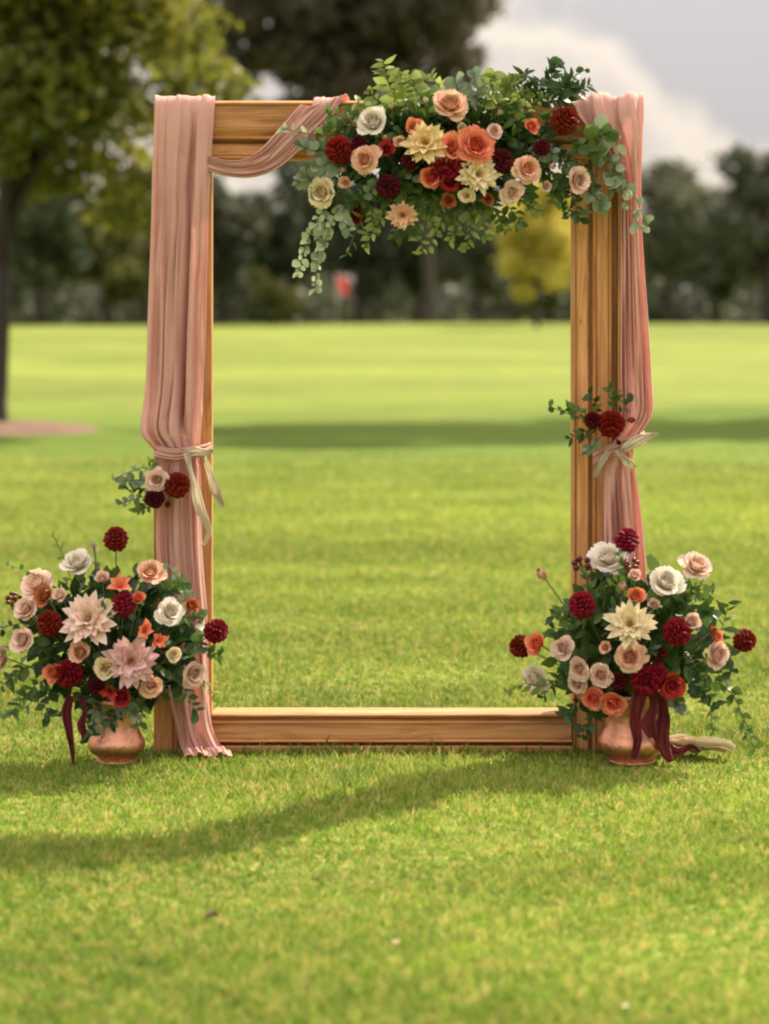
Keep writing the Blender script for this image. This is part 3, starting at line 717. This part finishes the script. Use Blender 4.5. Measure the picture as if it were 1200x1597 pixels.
def sprig(th, pts, kind, mat, n, size, r=0.0016, start=0.15, jitter=0.5, taper=0.35):
    """pts: world points of the stem; n leaves on it"""
    o0 = Vector(th.location); pts = [Vector(p) - o0 for p in pts]; K_ = len(pts); fine = []
    for q in np.linspace(0, K_ - 1, 4 * (K_ - 1) + 1):
        i = min(int(q), K_ - 2); t = q - i; p0, p1, p2, p3 = pts[max(i - 1, 0)], pts[i], pts[i + 1], pts[min(i + 2, K_ - 1)]
        fine.append(0.5 * ((2 * p1) + (p2 - p0) * t + (2 * p0 - 5 * p1 + 4 * p2 - p3) * t * t + (3 * p1 - p0 - 3 * p2 + p3) * t ** 3))
    mb = MB(); tube(mb, fine, r, 4, 0.4)
    sp = obj('leaf_sprig', mb.mesh('leaf_sprig', M['stem']), th)
    for i in range(n):
        t = start + (1 - start) * (i + 0.6) / n; q = t * (len(fine) - 1); j = min(int(q), len(fine) - 2)
        p = fine[j].lerp(fine[j + 1], q - j); d = (fine[j + 1] - fine[j]).normalized()
        sd = d.cross(Vector((random.gauss(0, jitter), -1, random.gauss(0, jitter)))).normalized() * (1 if i % 2 else -1)
        yv = (sd + d * random.uniform(0.3, 1.0) + Vector((random.gauss(0, .25), random.gauss(0, .35), random.gauss(0, .25)))).normalized()
        zv = Vector((random.gauss(0, .5), -1, random.gauss(0.35, .5))); xv = yv.cross(zv).normalized(); zv = xv.cross(yv)
        o = obj('leaf', leaf_mesh(kind, mat, random.randrange(4)), sp, p); o.rotation_euler = Matrix((xv, yv, zv)).transposed().to_euler()
        s = size * (1 - taper * t) * random.uniform(0.6, 1.3); o.scale = (s, s, s)
    return sp
def filler(th, name, centre, radii, n, size, mat, front=0.5):
    """many small leaves packed between the blooms, as one part"""
    c = np.array(Vector(centre) - Vector(th.location)); me0 = leaf_mesh('oval', mat)
    base = np.empty(len(me0.vertices) * 3); me0.vertices.foreach_get('co', base); base = base.reshape(-1, 3)
    f0 = np.array([list(p.vertices) for p in me0.polygons]); VV = []; FF = []; TT = []
    for i in range(n):
        d = RNG.normal(size=3); d /= np.linalg.norm(d); q = RNG.random() ** 0.5
        p = c + d * np.array(radii) * q; yv = Vector(d * [1, 1, 1] + RNG.normal(size=3) * 0.6).normalized()
        zv = Vector((random.gauss(0, .6), -1, random.gauss(.3, .6))); xv = yv.cross(zv).normalized(); zv = xv.cross(yv)
        m3 = np.array(Matrix((xv, yv, zv)).transposed()); s = size * RNG.uniform(0.6, 1.3)
        VV.append((base * s) @ m3.T + p); FF.append(f0 + i * len(base)); TT.append(np.full(len(base), RNG.random()))
    o = obj(name, big_mesh(name, np.concatenate(VV), np.concatenate(FF), np.concatenate(TT), M[mat], True), th); o['kind'] = 'stuff'; return o

# ---- the garland along the header
gc = P(700, 240, -0.10)
gar = empty('flower_garland', gc, 'long garland of peach, cream and burgundy blooms with trailing eucalyptus on the header beam', 'flower garland')
def shell_y(px, py, cx, cy, rx, ry, back, bulge):
    q = ((px - cx) / rx) ** 2 + ((py - cy) / ry) ** 2; return back - bulge * math.sqrt(max(0, 1 - q))
GAR = [('rose', 'peach', 702, 168, 50), ('rose', 'white', 584, 195, 48), ('ball', 'burgundy', 530, 234, 42), ('rose', 'peach', 571, 250, 40), ('cup', 'red', 604, 234, 24),
    ('cup', 'coral', 647, 203, 30), ('dahlia', 'butter', 664, 224, 66), ('rose', 'coral', 741, 230, 52), ('rose', 'coral', 706, 232, 40), ('ball', 'burgundy', 696, 258, 52),
    ('dahlia', 'cream', 746, 272, 60), ('cup', 'coral', 673, 277, 34), ('cup', 'red', 702, 284, 32), ('rose', 'peach', 820, 264, 40), ('ball', 'burgundy', 881, 188, 42),
    ('cup', 'coral', 828, 199, 24), ('rose', 'blush', 898, 281, 38), ('rose', 'cream', 505, 300, 40), ('ball', 'burgundy', 557, 335, 28), ('dahlia', 'peach', 629, 335, 44),
    ('ball', 'wine', 606, 292, 36), ('rose', 'shell', 797, 299, 34), ('bud', 'white', 664, 156, 14), ('ball', 'wine', 782, 252, 38), ('bud', 'blush', 862, 259, 18),
    ('cup', 'terracotta', 700, 312, 24), ('cup', 'terracotta', 760, 310, 22), ('bud', 'blush', 534, 265, 14), ('ball', 'wine', 640, 250, 28), ('bud', 'butter', 600, 214, 14), ('ball', 'wine', 845, 230, 26),
    ('cup', 'peach', 540, 285, 20), ('rose', 'blush', 770, 205, 22), ('cup', 'cream', 720, 203, 20), ('ball', 'burgundy', 728, 258, 30), ('rose', 'cream', 728, 305, 22), ('ball', 'wine', 722, 285, 24), ('cup', 'peach', 625, 222, 20), ('ball', 'wine', 560, 222, 22), ('cup', 'blush', 850, 290, 18), ('bud', 'cream', 610, 165, 14), ('bud', 'blush', 780, 175, 14)]
for kd, co, px, py, dp in GAR:
    y = shell_y(px, py, 700, 240, 240, 120, -0.05, 0.15) - (0.02 if kd in ('dahlia', 'rose') else 0)
    flower(gar, kd, co, px, py, dp, y, P(px * 0.8 + 140, 235, -0.03), ((px - 700) / 420, -1, (240 - py) / 190 + 0.18))
filler(gar, 'foliage', P(695, 240, -0.06), (0.42, 0.06, 0.15), 900, 0.055, 'dark')
filler(gar, 'foliage', P(700, 195, -0.05), (0.40, 0.07, 0.13), 420, 0.055, 'mid')
filler(gar, 'foliage', P(690, 300, -0.08), (0.36, 0.06, 0.09), 260, 0.048, 'mid')
def SP(th, pix, kind, mat, n, size, y0=-0.08, y1=None, **k):
    y1 = y0 if y1 is None else y1; m = len(pix) - 1
    sprig(th, [P(a, b, y0 + (y1 - y0) * i / m) for i, (a, b) in enumerate(pix)], kind, mat, n, size, **k)
for pix, kd, mt, n, sz in [
    ([(640, 190), (610, 140), (598, 95)], 'oval', 'lime', 15, 0.07), ([(660, 185), (648, 135), (640, 120)], 'round', 'lime', 9, 0.06), ([(620, 200), (580, 170), (556, 160)], 'oval', 'lime', 9, 0.055), ([(720, 190), (715, 150), (712, 130)], 'round', 'euc', 9, 0.058), ([(760, 190), (764, 140), (770, 118)], 'round', 'lime', 11, 0.06), ([(790, 190), (810, 155), (822, 142)], 'round', 'lime', 9, 0.055), ([(730, 200), (755, 165), (778, 150)], 'oval', 'lime', 9, 0.055), ([(650, 190), (632, 150), (625, 112)], 'oval', 'lime', 13, 0.055), ([(600, 190), (590, 160), (575, 140)], 'oval', 'lime', 8, 0.05),
    ([(740, 190), (745, 150), (740, 115)], 'round', 'euc', 12, 0.05), ([(770, 190), (785, 150), (800, 122)], 'round', 'lime', 12, 0.05), ([(700, 180), (688, 140), (672, 118)], 'oval', 'lime', 10, 0.05), ([(800, 195), (830, 165), (850, 150)], 'oval', 'lime', 10, 0.045),
    ([(820, 190), (850, 140), (868, 100)], 'lance', 'dark', 16, 0.07), ([(810, 190), (835, 150), (845, 122)], 'lance', 'dark', 16, 0.07), ([(840, 180), (880, 148), (908, 140)], 'lance', 'dark', 16, 0.065), ([(790, 180), (800, 140), (806, 120)], 'lance', 'dark', 14, 0.06), ([(830, 175), (870, 150), (890, 130)], 'oval', 'dark', 14, 0.06), ([(830, 190), (865, 145), (895, 118)], 'lance', 'dark', 16, 0.06), ([(800, 190), (812, 140), (818, 112)], 'lance', 'dark', 14, 0.06), ([(850, 180), (890, 150), (920, 132)], 'lance', 'dark', 14, 0.055),
    ([(870, 170), (885, 130), (914, 108)], 'round', 'dark', 6, 0.045), ([(850, 150), (862, 120), (868, 98)], 'round', 'dark', 5, 0.045),
    ([(540, 300), (500, 335), (478, 380), (465, 430)], 'round', 'sage', 22, 0.042), ([(530, 310), (508, 350), (496, 400), (492, 452)], 'round', 'sage', 22, 0.042), ([(545, 300), (520, 340), (505, 385)], 'round', 'sage', 12, 0.038),
    ([(560, 260), (520, 255), (482, 262)], 'round', 'euc', 10, 0.05), ([(560, 280), (520, 290), (488, 300)], 'round', 'euc', 10, 0.045), ([(570, 230), (515, 215), (462, 205), (440, 200)], 'oval', 'sage', 9, 0.05),
    ([(540, 220), (500, 235), (468, 228)], 'round', 'euc', 8, 0.05), ([(560, 200), (535, 195), (505, 205)], 'oval', 'mid', 8, 0.05),
    ([(870, 230), (930, 230), (960, 262), (958, 300)], 'round', 'euc', 12, 0.055), ([(870, 260), (920, 300), (945, 320)], 'round', 'euc', 12, 0.052), ([(880, 210), (925, 200), (962, 222), (972, 300), (1004, 362)], 'round', 'sage', 13, 0.058),
    ([(870, 270), (895, 310), (905, 345)], 'oval', 'dark', 12, 0.055), ([(850, 270), (880, 305), (888, 340)], 'oval', 'dark', 12, 0.055), ([(820, 240), (860, 275), (880, 300)], 'oval', 'dark', 13, 0.06), ([(830, 225), (870, 245), (890, 262)], 'oval', 'dark', 12, 0.058), ([(850, 250), (868, 290), (862, 318)], 'oval', 'mid', 10, 0.05), ([(860, 250), (905, 255), (925, 290)], 'oval', 'dark', 11, 0.055), ([(560, 240), (530, 270), (520, 310)], 'oval', 'dark', 12, 0.055), ([(590, 270), (560, 300), (548, 318)], 'oval', 'dark', 12, 0.055), ([(880, 240), (940, 265), (985, 300), (1010, 350)], 'round', 'euc', 10, 0.06), ([(900, 220), (930, 215), (950, 205)], 'round', 'mid', 6, 0.055),
    ([(650, 300), (655, 345), (660, 395)], 'oval', 'lime', 12, 0.048), ([(680, 300), (690, 340), (668, 385)], 'oval', 'lime', 11, 0.045), ([(720, 300), (735, 345), (728, 390)], 'oval', 'lime', 12, 0.048), ([(610, 310), (592, 345), (568, 388)], 'oval', 'lime', 11, 0.045),
    ([(760, 300), (775, 335), (790, 362)], 'oval', 'mid', 12, 0.05), ([(700, 300), (705, 330), (712, 365)], 'lance', 'mid', 12, 0.05), ([(580, 310), (560, 350), (540, 400)], 'lance', 'mid', 10, 0.05), ([(640, 310), (625, 350), (612, 372)], 'lance', 'mid', 10, 0.05),
    ([(780, 290), (820, 320), (845, 330)], 'oval', 'lime', 10, 0.045), ([(670, 300), (672, 335), (680, 360)], 'oval', 'lime', 11, 0.05), ([(705, 300), (715, 345), (702, 375)], 'oval', 'lime', 11, 0.05), ([(740, 300), (752, 330), (758, 372)], 'oval', 'lime', 11, 0.05), ([(630, 300), (640, 340), (645, 370)], 'oval', 'mid', 11, 0.05), ([(590, 310), (580, 335), (585, 360)], 'oval', 'lime', 9, 0.048), ([(550, 300), (535, 330), (545, 360)], 'round', 'euc', 9, 0.045), ([(770, 300), (800, 330), (815, 352)], 'oval', 'mid', 11, 0.05), ([(560, 200), (530, 185), (512, 178)], 'oval', 'mid', 8, 0.05), ([(500, 290), (480, 275), (465, 285)], 'round', 'euc', 8, 0.05), ([(860, 215), (905, 225), (935, 240)], 'round', 'mid', 9, 0.055), ([(620, 250), (640, 265), (645, 300)], 'round', 'euc', 8, 0.048), ([(600, 270), (590, 285), (575, 300)], 'round', 'euc', 7, 0.048), ([(800, 240), (840, 235), (865, 240)], 'round', 'euc', 8, 0.045)]:
    SP(gar, pix, kd, mt, n, sz, -0.09, -0.13, start=0.25)

# ---- flower clusters tied to the posts
th = empty('flower_cluster', P(265, 745, -0.07), 'small flower cluster with a blush rose and burgundy blooms tied to the left post', 'flower cluster')
for kd, co, px, py, dp in [('rose', 'blush', 247, 749, 34), ('ball', 'burgundy', 276, 756, 40), ('ball', 'wine', 242, 777, 30), ('bud', 'burgundy', 262, 786, 18)]:
    flower(th, kd, co, px, py, dp, -0.12, P(268, 755, -0.06), ((px - 262) / 80, -1, (758 - py) / 80))
for pix, kd, mt, n, sz in [([(262, 755), (220, 748), (188, 752)], 'round', 'euc', 11, 0.042), ([(260, 765), (222, 775), (190, 785)], 'round', 'euc', 10, 0.04), ([(255, 770), (232, 790), (215, 798)], 'oval', 'mid', 8, 0.042),
    ([(258, 750), (230, 730), (205, 735), (176, 748)], 'round', 'sage', 8, 0.032), ([(262, 745), (245, 725), (232, 718)], 'oval', 'mid', 6, 0.04), ([(262, 760), (225, 762), (200, 765)], 'oval', 'dark', 8, 0.045)]:
    SP(th, pix, kd, mt, n, sz, -0.09, -0.11, start=0.25)
th = empty('flower_cluster', P(945, 660, -0.07), 'small leafy flower cluster with a dark burgundy bloom tied to the right post', 'flower cluster')
for kd, co, px, py, dp in [('ball', 'burgundy', 953, 661, 42), ('ball', 'wine', 925, 655, 26), ('bud', 'red', 985, 655, 18), ('bud', 'wine', 965, 690, 14)]:
    flower(th, kd, co, px, py, dp, -0.13, P(948, 662, -0.06), ((px - 945) / 80, -1, (660 - py) / 80))
for pix, kd, mt, n, sz in [([(950, 660), (915, 645), (886, 638)], 'oval', 'mid', 10, 0.048), ([(950, 665), (915, 672), (888, 684)], 'oval', 'dark', 10, 0.048), ([(950, 655), (930, 630), (918, 612)], 'oval', 'dark', 8, 0.045), ([(955, 650), (960, 622), (948, 605)], 'oval', 'mid', 9, 0.045),
    ([(945, 660), (900, 650), (856, 633)], 'round', 'mid', 8, 0.034), ([(945, 670), (925, 695), (912, 708)], 'round', 'euc', 8, 0.042), ([(955, 655), (975, 635), (978, 620)], 'oval', 'dark', 6, 0.04)]:
    SP(th, pix, kd, mt, n, sz, -0.09, -0.12, start=0.25)

# ---- vases with their arrangements
def lathe(name, prof, mat, parent, n=40):
    mb = MB(); V = [(r * math.cos(2 * math.pi * k / n), r * math.sin(2 * math.pi * k / n), z) for r, z in prof for k in range(n)]
    mb.add(V, grid_faces(n, len(prof), True)); return obj(name, mb.mesh(name, mat), parent)
def urn(px, y, label, s):
    b = P(px, 0, y); t = empty('copper_vase', (b.x, y, 0.0), label, 'vase', 'copper vases at the feet of the arch')
    rs = [(0.001, 0.006), (0.050, 0.004), (0.060, 0.008), (0.064, 0.016), (0.062, 0.022), (0.080, 0.032), (0.098, 0.048), (0.104, 0.064), (0.101, 0.080), (0.090, 0.100), (0.080, 0.122), (0.077, 0.150), (0.080, 0.185), (0.090, 0.215), (0.097, 0.234), (0.094, 0.236), (0.086, 0.224), (0.070, 0.185), (0.001, 0.150)]
    lathe('body', [(r * s, z * (1 + (s - 1) * 0.4)) for r, z in rs], M['copper'], t)
    mb = MB(); n = 40; ring = [((0.066 * s) * math.cos(2 * math.pi * k / n), (0.066 * s) * math.sin(2 * math.pi * k / n), 0.008) for k in range(n + 1)]
    tube(mb, ring, 0.008, 6); obj('foot_ring', mb.mesh('foot_ring', M['copper']), t); return t
VY = -0.19
urn(182, VY, 'squat copper vase holding flowers at the foot of the left post', 1.0)
urn(986, VY, 'rounded copper vase holding flowers at the foot of the right post', 1.19)

def arrangement(cx, cy, rx, ry, blooms, sprigs, label, n_fill, vx):
    th = empty('flower_arrangement', P(vx, 0, VY) * 1.0, label, 'flower arrangement', 'flower arrangements in copper vases')
    th.location = (P(vx, 0, VY).x, VY, 0.20); core = Vector(th.location) + Vector((0, 0, 0.02))
    for kd, co, px, py, dp in blooms:
        y = shell_y(px, py, cx, cy, rx, ry, VY - 0.0, 0.20)
        flower(th, kd, co, px, py, dp, y, core, ((px - cx) / rx * 0.9, -1, (cy - py) / ry * 0.9 + 0.25))
    c = P(cx, cy, VY)
    filler(th, 'foliage', c + Vector((0, 0.02, 0)), (rx * PXM * 0.72, 0.13, ry * PXM * 0.78), n_fill, 0.062, 'dark')
    filler(th, 'foliage', c, (rx * PXM * 0.85, 0.15, ry * PXM * 0.9), n_fill // 3, 0.06, 'mid')
    for pix, kd, mt, n, sz in sprigs:
        m = len(pix) - 1; pts = [core] + [P(a, b, VY - 0.06 - 0.05 * i / max(m, 1)) for i, (a, b) in enumerate(pix)]
        sprig(th, pts, kd, mt, n, sz, start=0.4)
    for i in range(16):                                    # leafy shoots all round, the back too
        a = random.uniform(0, 2 * math.pi); e = random.uniform(-0.1, 0.9); d = Vector((math.cos(a) * math.cos(e) * rx * PXM, math.sin(a) * math.cos(e) * 0.26, math.sin(e) * ry * PXM))
        sprig(th, [core, c + d * 0.5, c + d * random.uniform(0.75, 0.98)], random.choice(['oval', 'lance']), random.choice(['dark', 'mid', 'dark']), 9, 0.06, start=0.35)
    return th
arrangement(172, 1000, 172, 130, [
    ('ball', 'burgundy', 181, 841, 38), ('rose', 'white', 124, 884, 48), ('rose', 'peach', 234, 896, 40), ('rose', 'shell', 62, 914, 48), ('lily', 'coral', 187, 918, 48), ('ball', 'burgundy', 193, 942, 38),
    ('dahlia', 'shell', 139, 967, 86), ('rose', 'white', 263, 957, 42), ('ball', 'burgundy', 78, 972, 40), ('rose', 'blush', 45, 952, 38), ('rose', 'blush', 41, 998, 40), ('rose', 'blush', 8, 1026, 42),
    ('lily', 'coral', 225, 984, 46), ('lily', 'coral', 245, 1000, 40), ('ball', 'burgundy', 337, 984, 38), ('cup', 'peach', 127, 1018, 38), ('ball', 'burgundy', 108, 1050, 44), ('cup', 'coral', 87, 1048, 32),
    ('dahlia', 'lilac', 204, 1031, 80), ('rose', 'cream', 167, 1040, 38), ('rose', 'peach', 234, 1067, 36), ('rose', 'blush', 298, 1050, 42), ('lily', 'red', 172, 1074, 44), ('cup', 'red', 190, 1084, 32),
    ('cup', 'terracotta', 298, 947, 26), ('berry', 'wine', 22, 935, 26), ('cup', 'terracotta', 72, 932, 32), ('bud', 'blush', 146, 850, 16), ('cup', 'blush', 160, 905, 24), ('cup', 'coral', 215, 935, 24), ('rose', 'cream', 270, 1020, 24), ('cup', 'shell', 95, 930, 24), ('ball', 'wine', 150, 1070, 26)], [
    ([(60, 1040), (20, 1055), (-5, 1080)], 'oval', 'mid', 14, 0.06), ([(80, 1060), (40, 1085), (18, 1115)], 'oval', 'mid', 14, 0.058), ([(90, 1070), (70, 1095), (78, 1118)], 'oval', 'dark', 10, 0.055), ([(80, 1080), (30, 1110), (-10, 1120)], 'lance', 'euc', 10, 0.06),
    ([(160, 1070), (150, 1100), (145, 1140)], 'oval', 'euc', 10, 0.055), ([(170, 1070), (195, 1100), (215, 1120)], 'round', 'euc', 9, 0.05), ([(150, 1075), (136, 1110), (140, 1150)], 'oval', 'dark', 12, 0.055), ([(190, 1080), (180, 1105), (172, 1128)], 'oval', 'dark', 11, 0.055), ([(210, 1080), (222, 1100), (218, 1132)], 'oval', 'mid', 10, 0.05), ([(160, 1080), (158, 1110), (164, 1138)], 'round', 'euc', 8, 0.045), ([(260, 1050), (290, 1080), (308, 1112)], 'oval', 'dark', 12, 0.058), ([(280, 1000), (325, 1015), (345, 1022)], 'oval', 'mid', 12, 0.055),
    ([(260, 960), (290, 930), (262, 880)], 'round', 'euc', 9, 0.042), ([(250, 940), (270, 910), (292, 908)], 'oval', 'mid', 10, 0.055), ([(120, 930), (100, 870), (82, 832)], 'lance', 'lime', 10, 0.05), ([(100, 950), (60, 900), (10, 880)], 'round', 'mid', 8, 0.035), ([(70, 980), (20, 975), (-2, 985)], 'round', 'dark', 8, 0.04), ([(150, 930), (150, 870), (145, 848)], 'round', 'sage', 6, 0.03), ([(290, 1050), (318, 1060), (335, 1085)], 'lance', 'lime', 8, 0.05)],
    'full bouquet with a large blush dahlia and a lilac dahlia in the left vase', 620, 182)
arrangement(1000, 1000, 165, 130, [
    ('ball', 'burgundy', 978, 843, 38), ('rose', 'white', 950, 876, 54), ('bud', 'peach', 845, 895, 28), ('rose', 'white', 1036, 914, 54), ('rose', 'shell', 1083, 888, 48), ('ball', 'burgundy', 908, 943, 42),
    ('cup', 'coral', 991, 932, 30), ('bud', 'blush', 971, 914, 22), ('dahlia', 'cream', 983, 974, 74), ('rose', 'peach', 983, 1024, 46), ('ball', 'burgundy', 1056, 985, 44), ('cup', 'blush', 1076, 971, 28), ('ball', 'burgundy', 1161, 999, 36),
    ('rose', 'blush', 1114, 1021, 44), ('cup', 'coral', 1116, 994, 20), ('ball', 'burgundy', 813, 1008, 36), ('cup', 'coral', 841, 1005, 34), ('rose', 'blush', 881, 1011, 36), ('rose', 'white', 838, 1057, 42), ('rose', 'blush', 906, 1042, 32), ('rose', 'blush', 903, 1065, 30),
    ('rose', 'blush', 939, 1052, 34), ('rose', 'coral', 928, 1087, 36), ('rose', 'coral', 957, 1092, 44), ('ball', 'burgundy', 1008, 1060, 50), ('rose', 'red', 1046, 1066, 40), ('ball', 'burgundy', 1025, 1050, 32), ('berry', 'wine', 908, 884, 34), ('berry', 'wine', 985, 884, 30), ('cup', 'terracotta', 1110, 985, 18), ('cup', 'blush', 1020, 945, 22), ('ball', 'wine', 1028, 1018, 26), ('cup', 'peach', 945, 1010, 20), ('ball', 'wine', 965, 1062, 28), ('cup', 'blush', 990, 900, 22)], [
    ([(1070, 1010), (1120, 990), (1137, 938)], 'lance', 'dark', 14, 0.085), ([(1080, 1040), (1130, 1060), (1160, 1120), (1178, 1172)], 'oval', 'mid', 16, 0.052), ([(1080, 1050), (1105, 1090), (1112, 1145)], 'oval', 'mid', 12, 0.05), ([(1070, 1050), (1140, 1080), (1165, 1150)], 'oval', 'mid', 12, 0.048), ([(1090, 1000), (1135, 1020), (1140, 1050)], 'oval', 'dark', 10, 0.055),
    ([(900, 1050), (850, 1070), (820, 1066), (788, 1080)], 'oval', 'lime', 10, 0.05), ([(930, 1080), (895, 1100), (880, 1118)], 'oval', 'dark', 12, 0.058), ([(940, 1090), (925, 1120), (905, 1150)], 'oval', 'dark', 12, 0.055), ([(930, 1000), (890, 970), (868, 955)], 'oval', 'mid', 10, 0.07), ([(940, 960), (920, 920), (912, 890)], 'oval', 'mid', 12, 0.055),
    ([(1040, 960), (1060, 930), (1100, 910)], 'lance', 'mid', 8, 0.05), ([(1050, 960), (1080, 925), (1105, 918)], 'oval', 'mid', 6, 0.045), ([(980, 930), (975, 890), (965, 860)], 'round', 'mid', 8, 0.035), ([(900, 1060), (870, 1060), (845, 1090)], 'oval', 'dark', 10, 0.055), ([(1020, 1070), (1050, 1090), (1060, 1110)], 'round', 'euc', 9, 0.045), ([(1060, 1060), (1095, 1075), (1120, 1100)], 'oval', 'dark', 12, 0.055)],
    'full bouquet with a large cream dahlia and trailing greenery in the right vase', 620, 986)
ribbon('ribbon', [(112, 1085, -0.30), (104, 1110, -0.30), (108, 1140, -0.30), (112, 1165, -0.29), (116, 1192, -0.28)], 6, M['wine_ribbon'],
       'burgundy silk ribbon trailing from the left bouquet to the grass', 'ribbon', [[(126, 1085, -0.30), (134, 1105, -0.31), (128, 1130, -0.30), (134, 1150, -0.29)]])
ribbon('ribbon', [(1002, 1066, -0.35), (994, 1095, -0.345), (990, 1125, -0.335), (994, 1155, -0.335), (988, 1183, -0.32)], 10, M['wine_ribbon'],
       'burgundy silk ribbon hanging down the front of the right vase', 'ribbon',
       [[(1016, 1072, -0.345), (1020, 1100, -0.335), (1012, 1128, -0.335), (1018, 1150, -0.325)], [(1030, 1080, -0.32), (1036, 1115, -0.30), (1031, 1145, -0.29), (1038, 1172, -0.27), (1046, 1188, -0.27)]])
def ground_pt(px, z, y): return ((px - 600) * depth_scale(y), y, z)
AX = (0.10, -0.95, 0.22)
cloth('cloth_end', [(ground_pt(1022, 0.05, -0.02), 0.045, 0.020, (0, -.2, 1), AX), (ground_pt(1048, 0.034, -0.05), 0.060, 0.030, (0, -.2, 1), (0.4, -0.9, 0.2)), (ground_pt(1074, 0.040, -0.08), 0.050, 0.030, (0, -.2, 1), (-0.2, -0.9, 0.25)),
    (ground_pt(1096, 0.032, -0.09), 0.065, 0.028, (0, -.2, 1), (0.3, -0.9, 0.2)), (ground_pt(1118, 0.036, -0.12), 0.055, 0.022, (0.1, -.2, 1), (0.5, -0.9, 0.2)), (ground_pt(1138, 0.030, -0.15), 0.028, 0.014, (0.2, -.2, 1), (0.5, -0.8, 0.2))],
    M['cream_ribbon'], 61, 'cream cloth end lying crumpled on the grass right of the right vase', 'cloth', nu=40, nv=70, sharp=0.9)
ribbon('ribbon', [(1030, 1158, -0.20), (1044, 1168, -0.22), (1060, 1172, -0.23), (1078, 1164, -0.22), (1092, 1172, -0.23)], 6, M['wine_ribbon'],
       'burgundy ribbon end lying over the cream cloth on the grass', 'ribbon')

# fallen bits on the near lawn
def fallen(px, row, size, kind, mat, label, cat, seed):
    d = CAMH * FPX / (row - HORIZON); mb = MB()
    if kind == 'petal': V, f, t = petal_vt(1.0, 0.5, 0.35, 70, 50, nu=5, nv=6)
    else:
        V = [(0.9 * s - 0.2, q * 0.3 * math.sin(math.pi * max(s, 0.04)) * 1.0, 0.25 + 0.3 * abs(q) + 0.25 * math.sin(3 * s)) for s in np.linspace(0.02, 0.98, 7) for q in (-1, 0, 1)]; f = grid_faces(3, 7); t = 0.5
    mb.add(np.array(V) * size, f, t); o = obj(cat.replace(' ', '_'), mb.mesh(cat.replace(' ', '_'), mat), None, (at(px, d), d - DIST, 0.012), (0, 0, seed)); tag(o, label, cat)
fallen(325, 1450, 0.045, 'leaf', M['mulch'], 'curled brown dead leaf lying on the near lawn at the left', 'fallen leaf', 0.6)
fallen(620, 1479, 0.024, 'petal', PM['blush'], 'pale blush petal lying on the near lawn below the middle of the arch', 'fallen petal', 2.0)
fallen(982, 1577, 0.022, 'petal', PM['white'], 'white petal lying on the lawn at the bottom edge, on the right', 'fallen petal', 4.0)
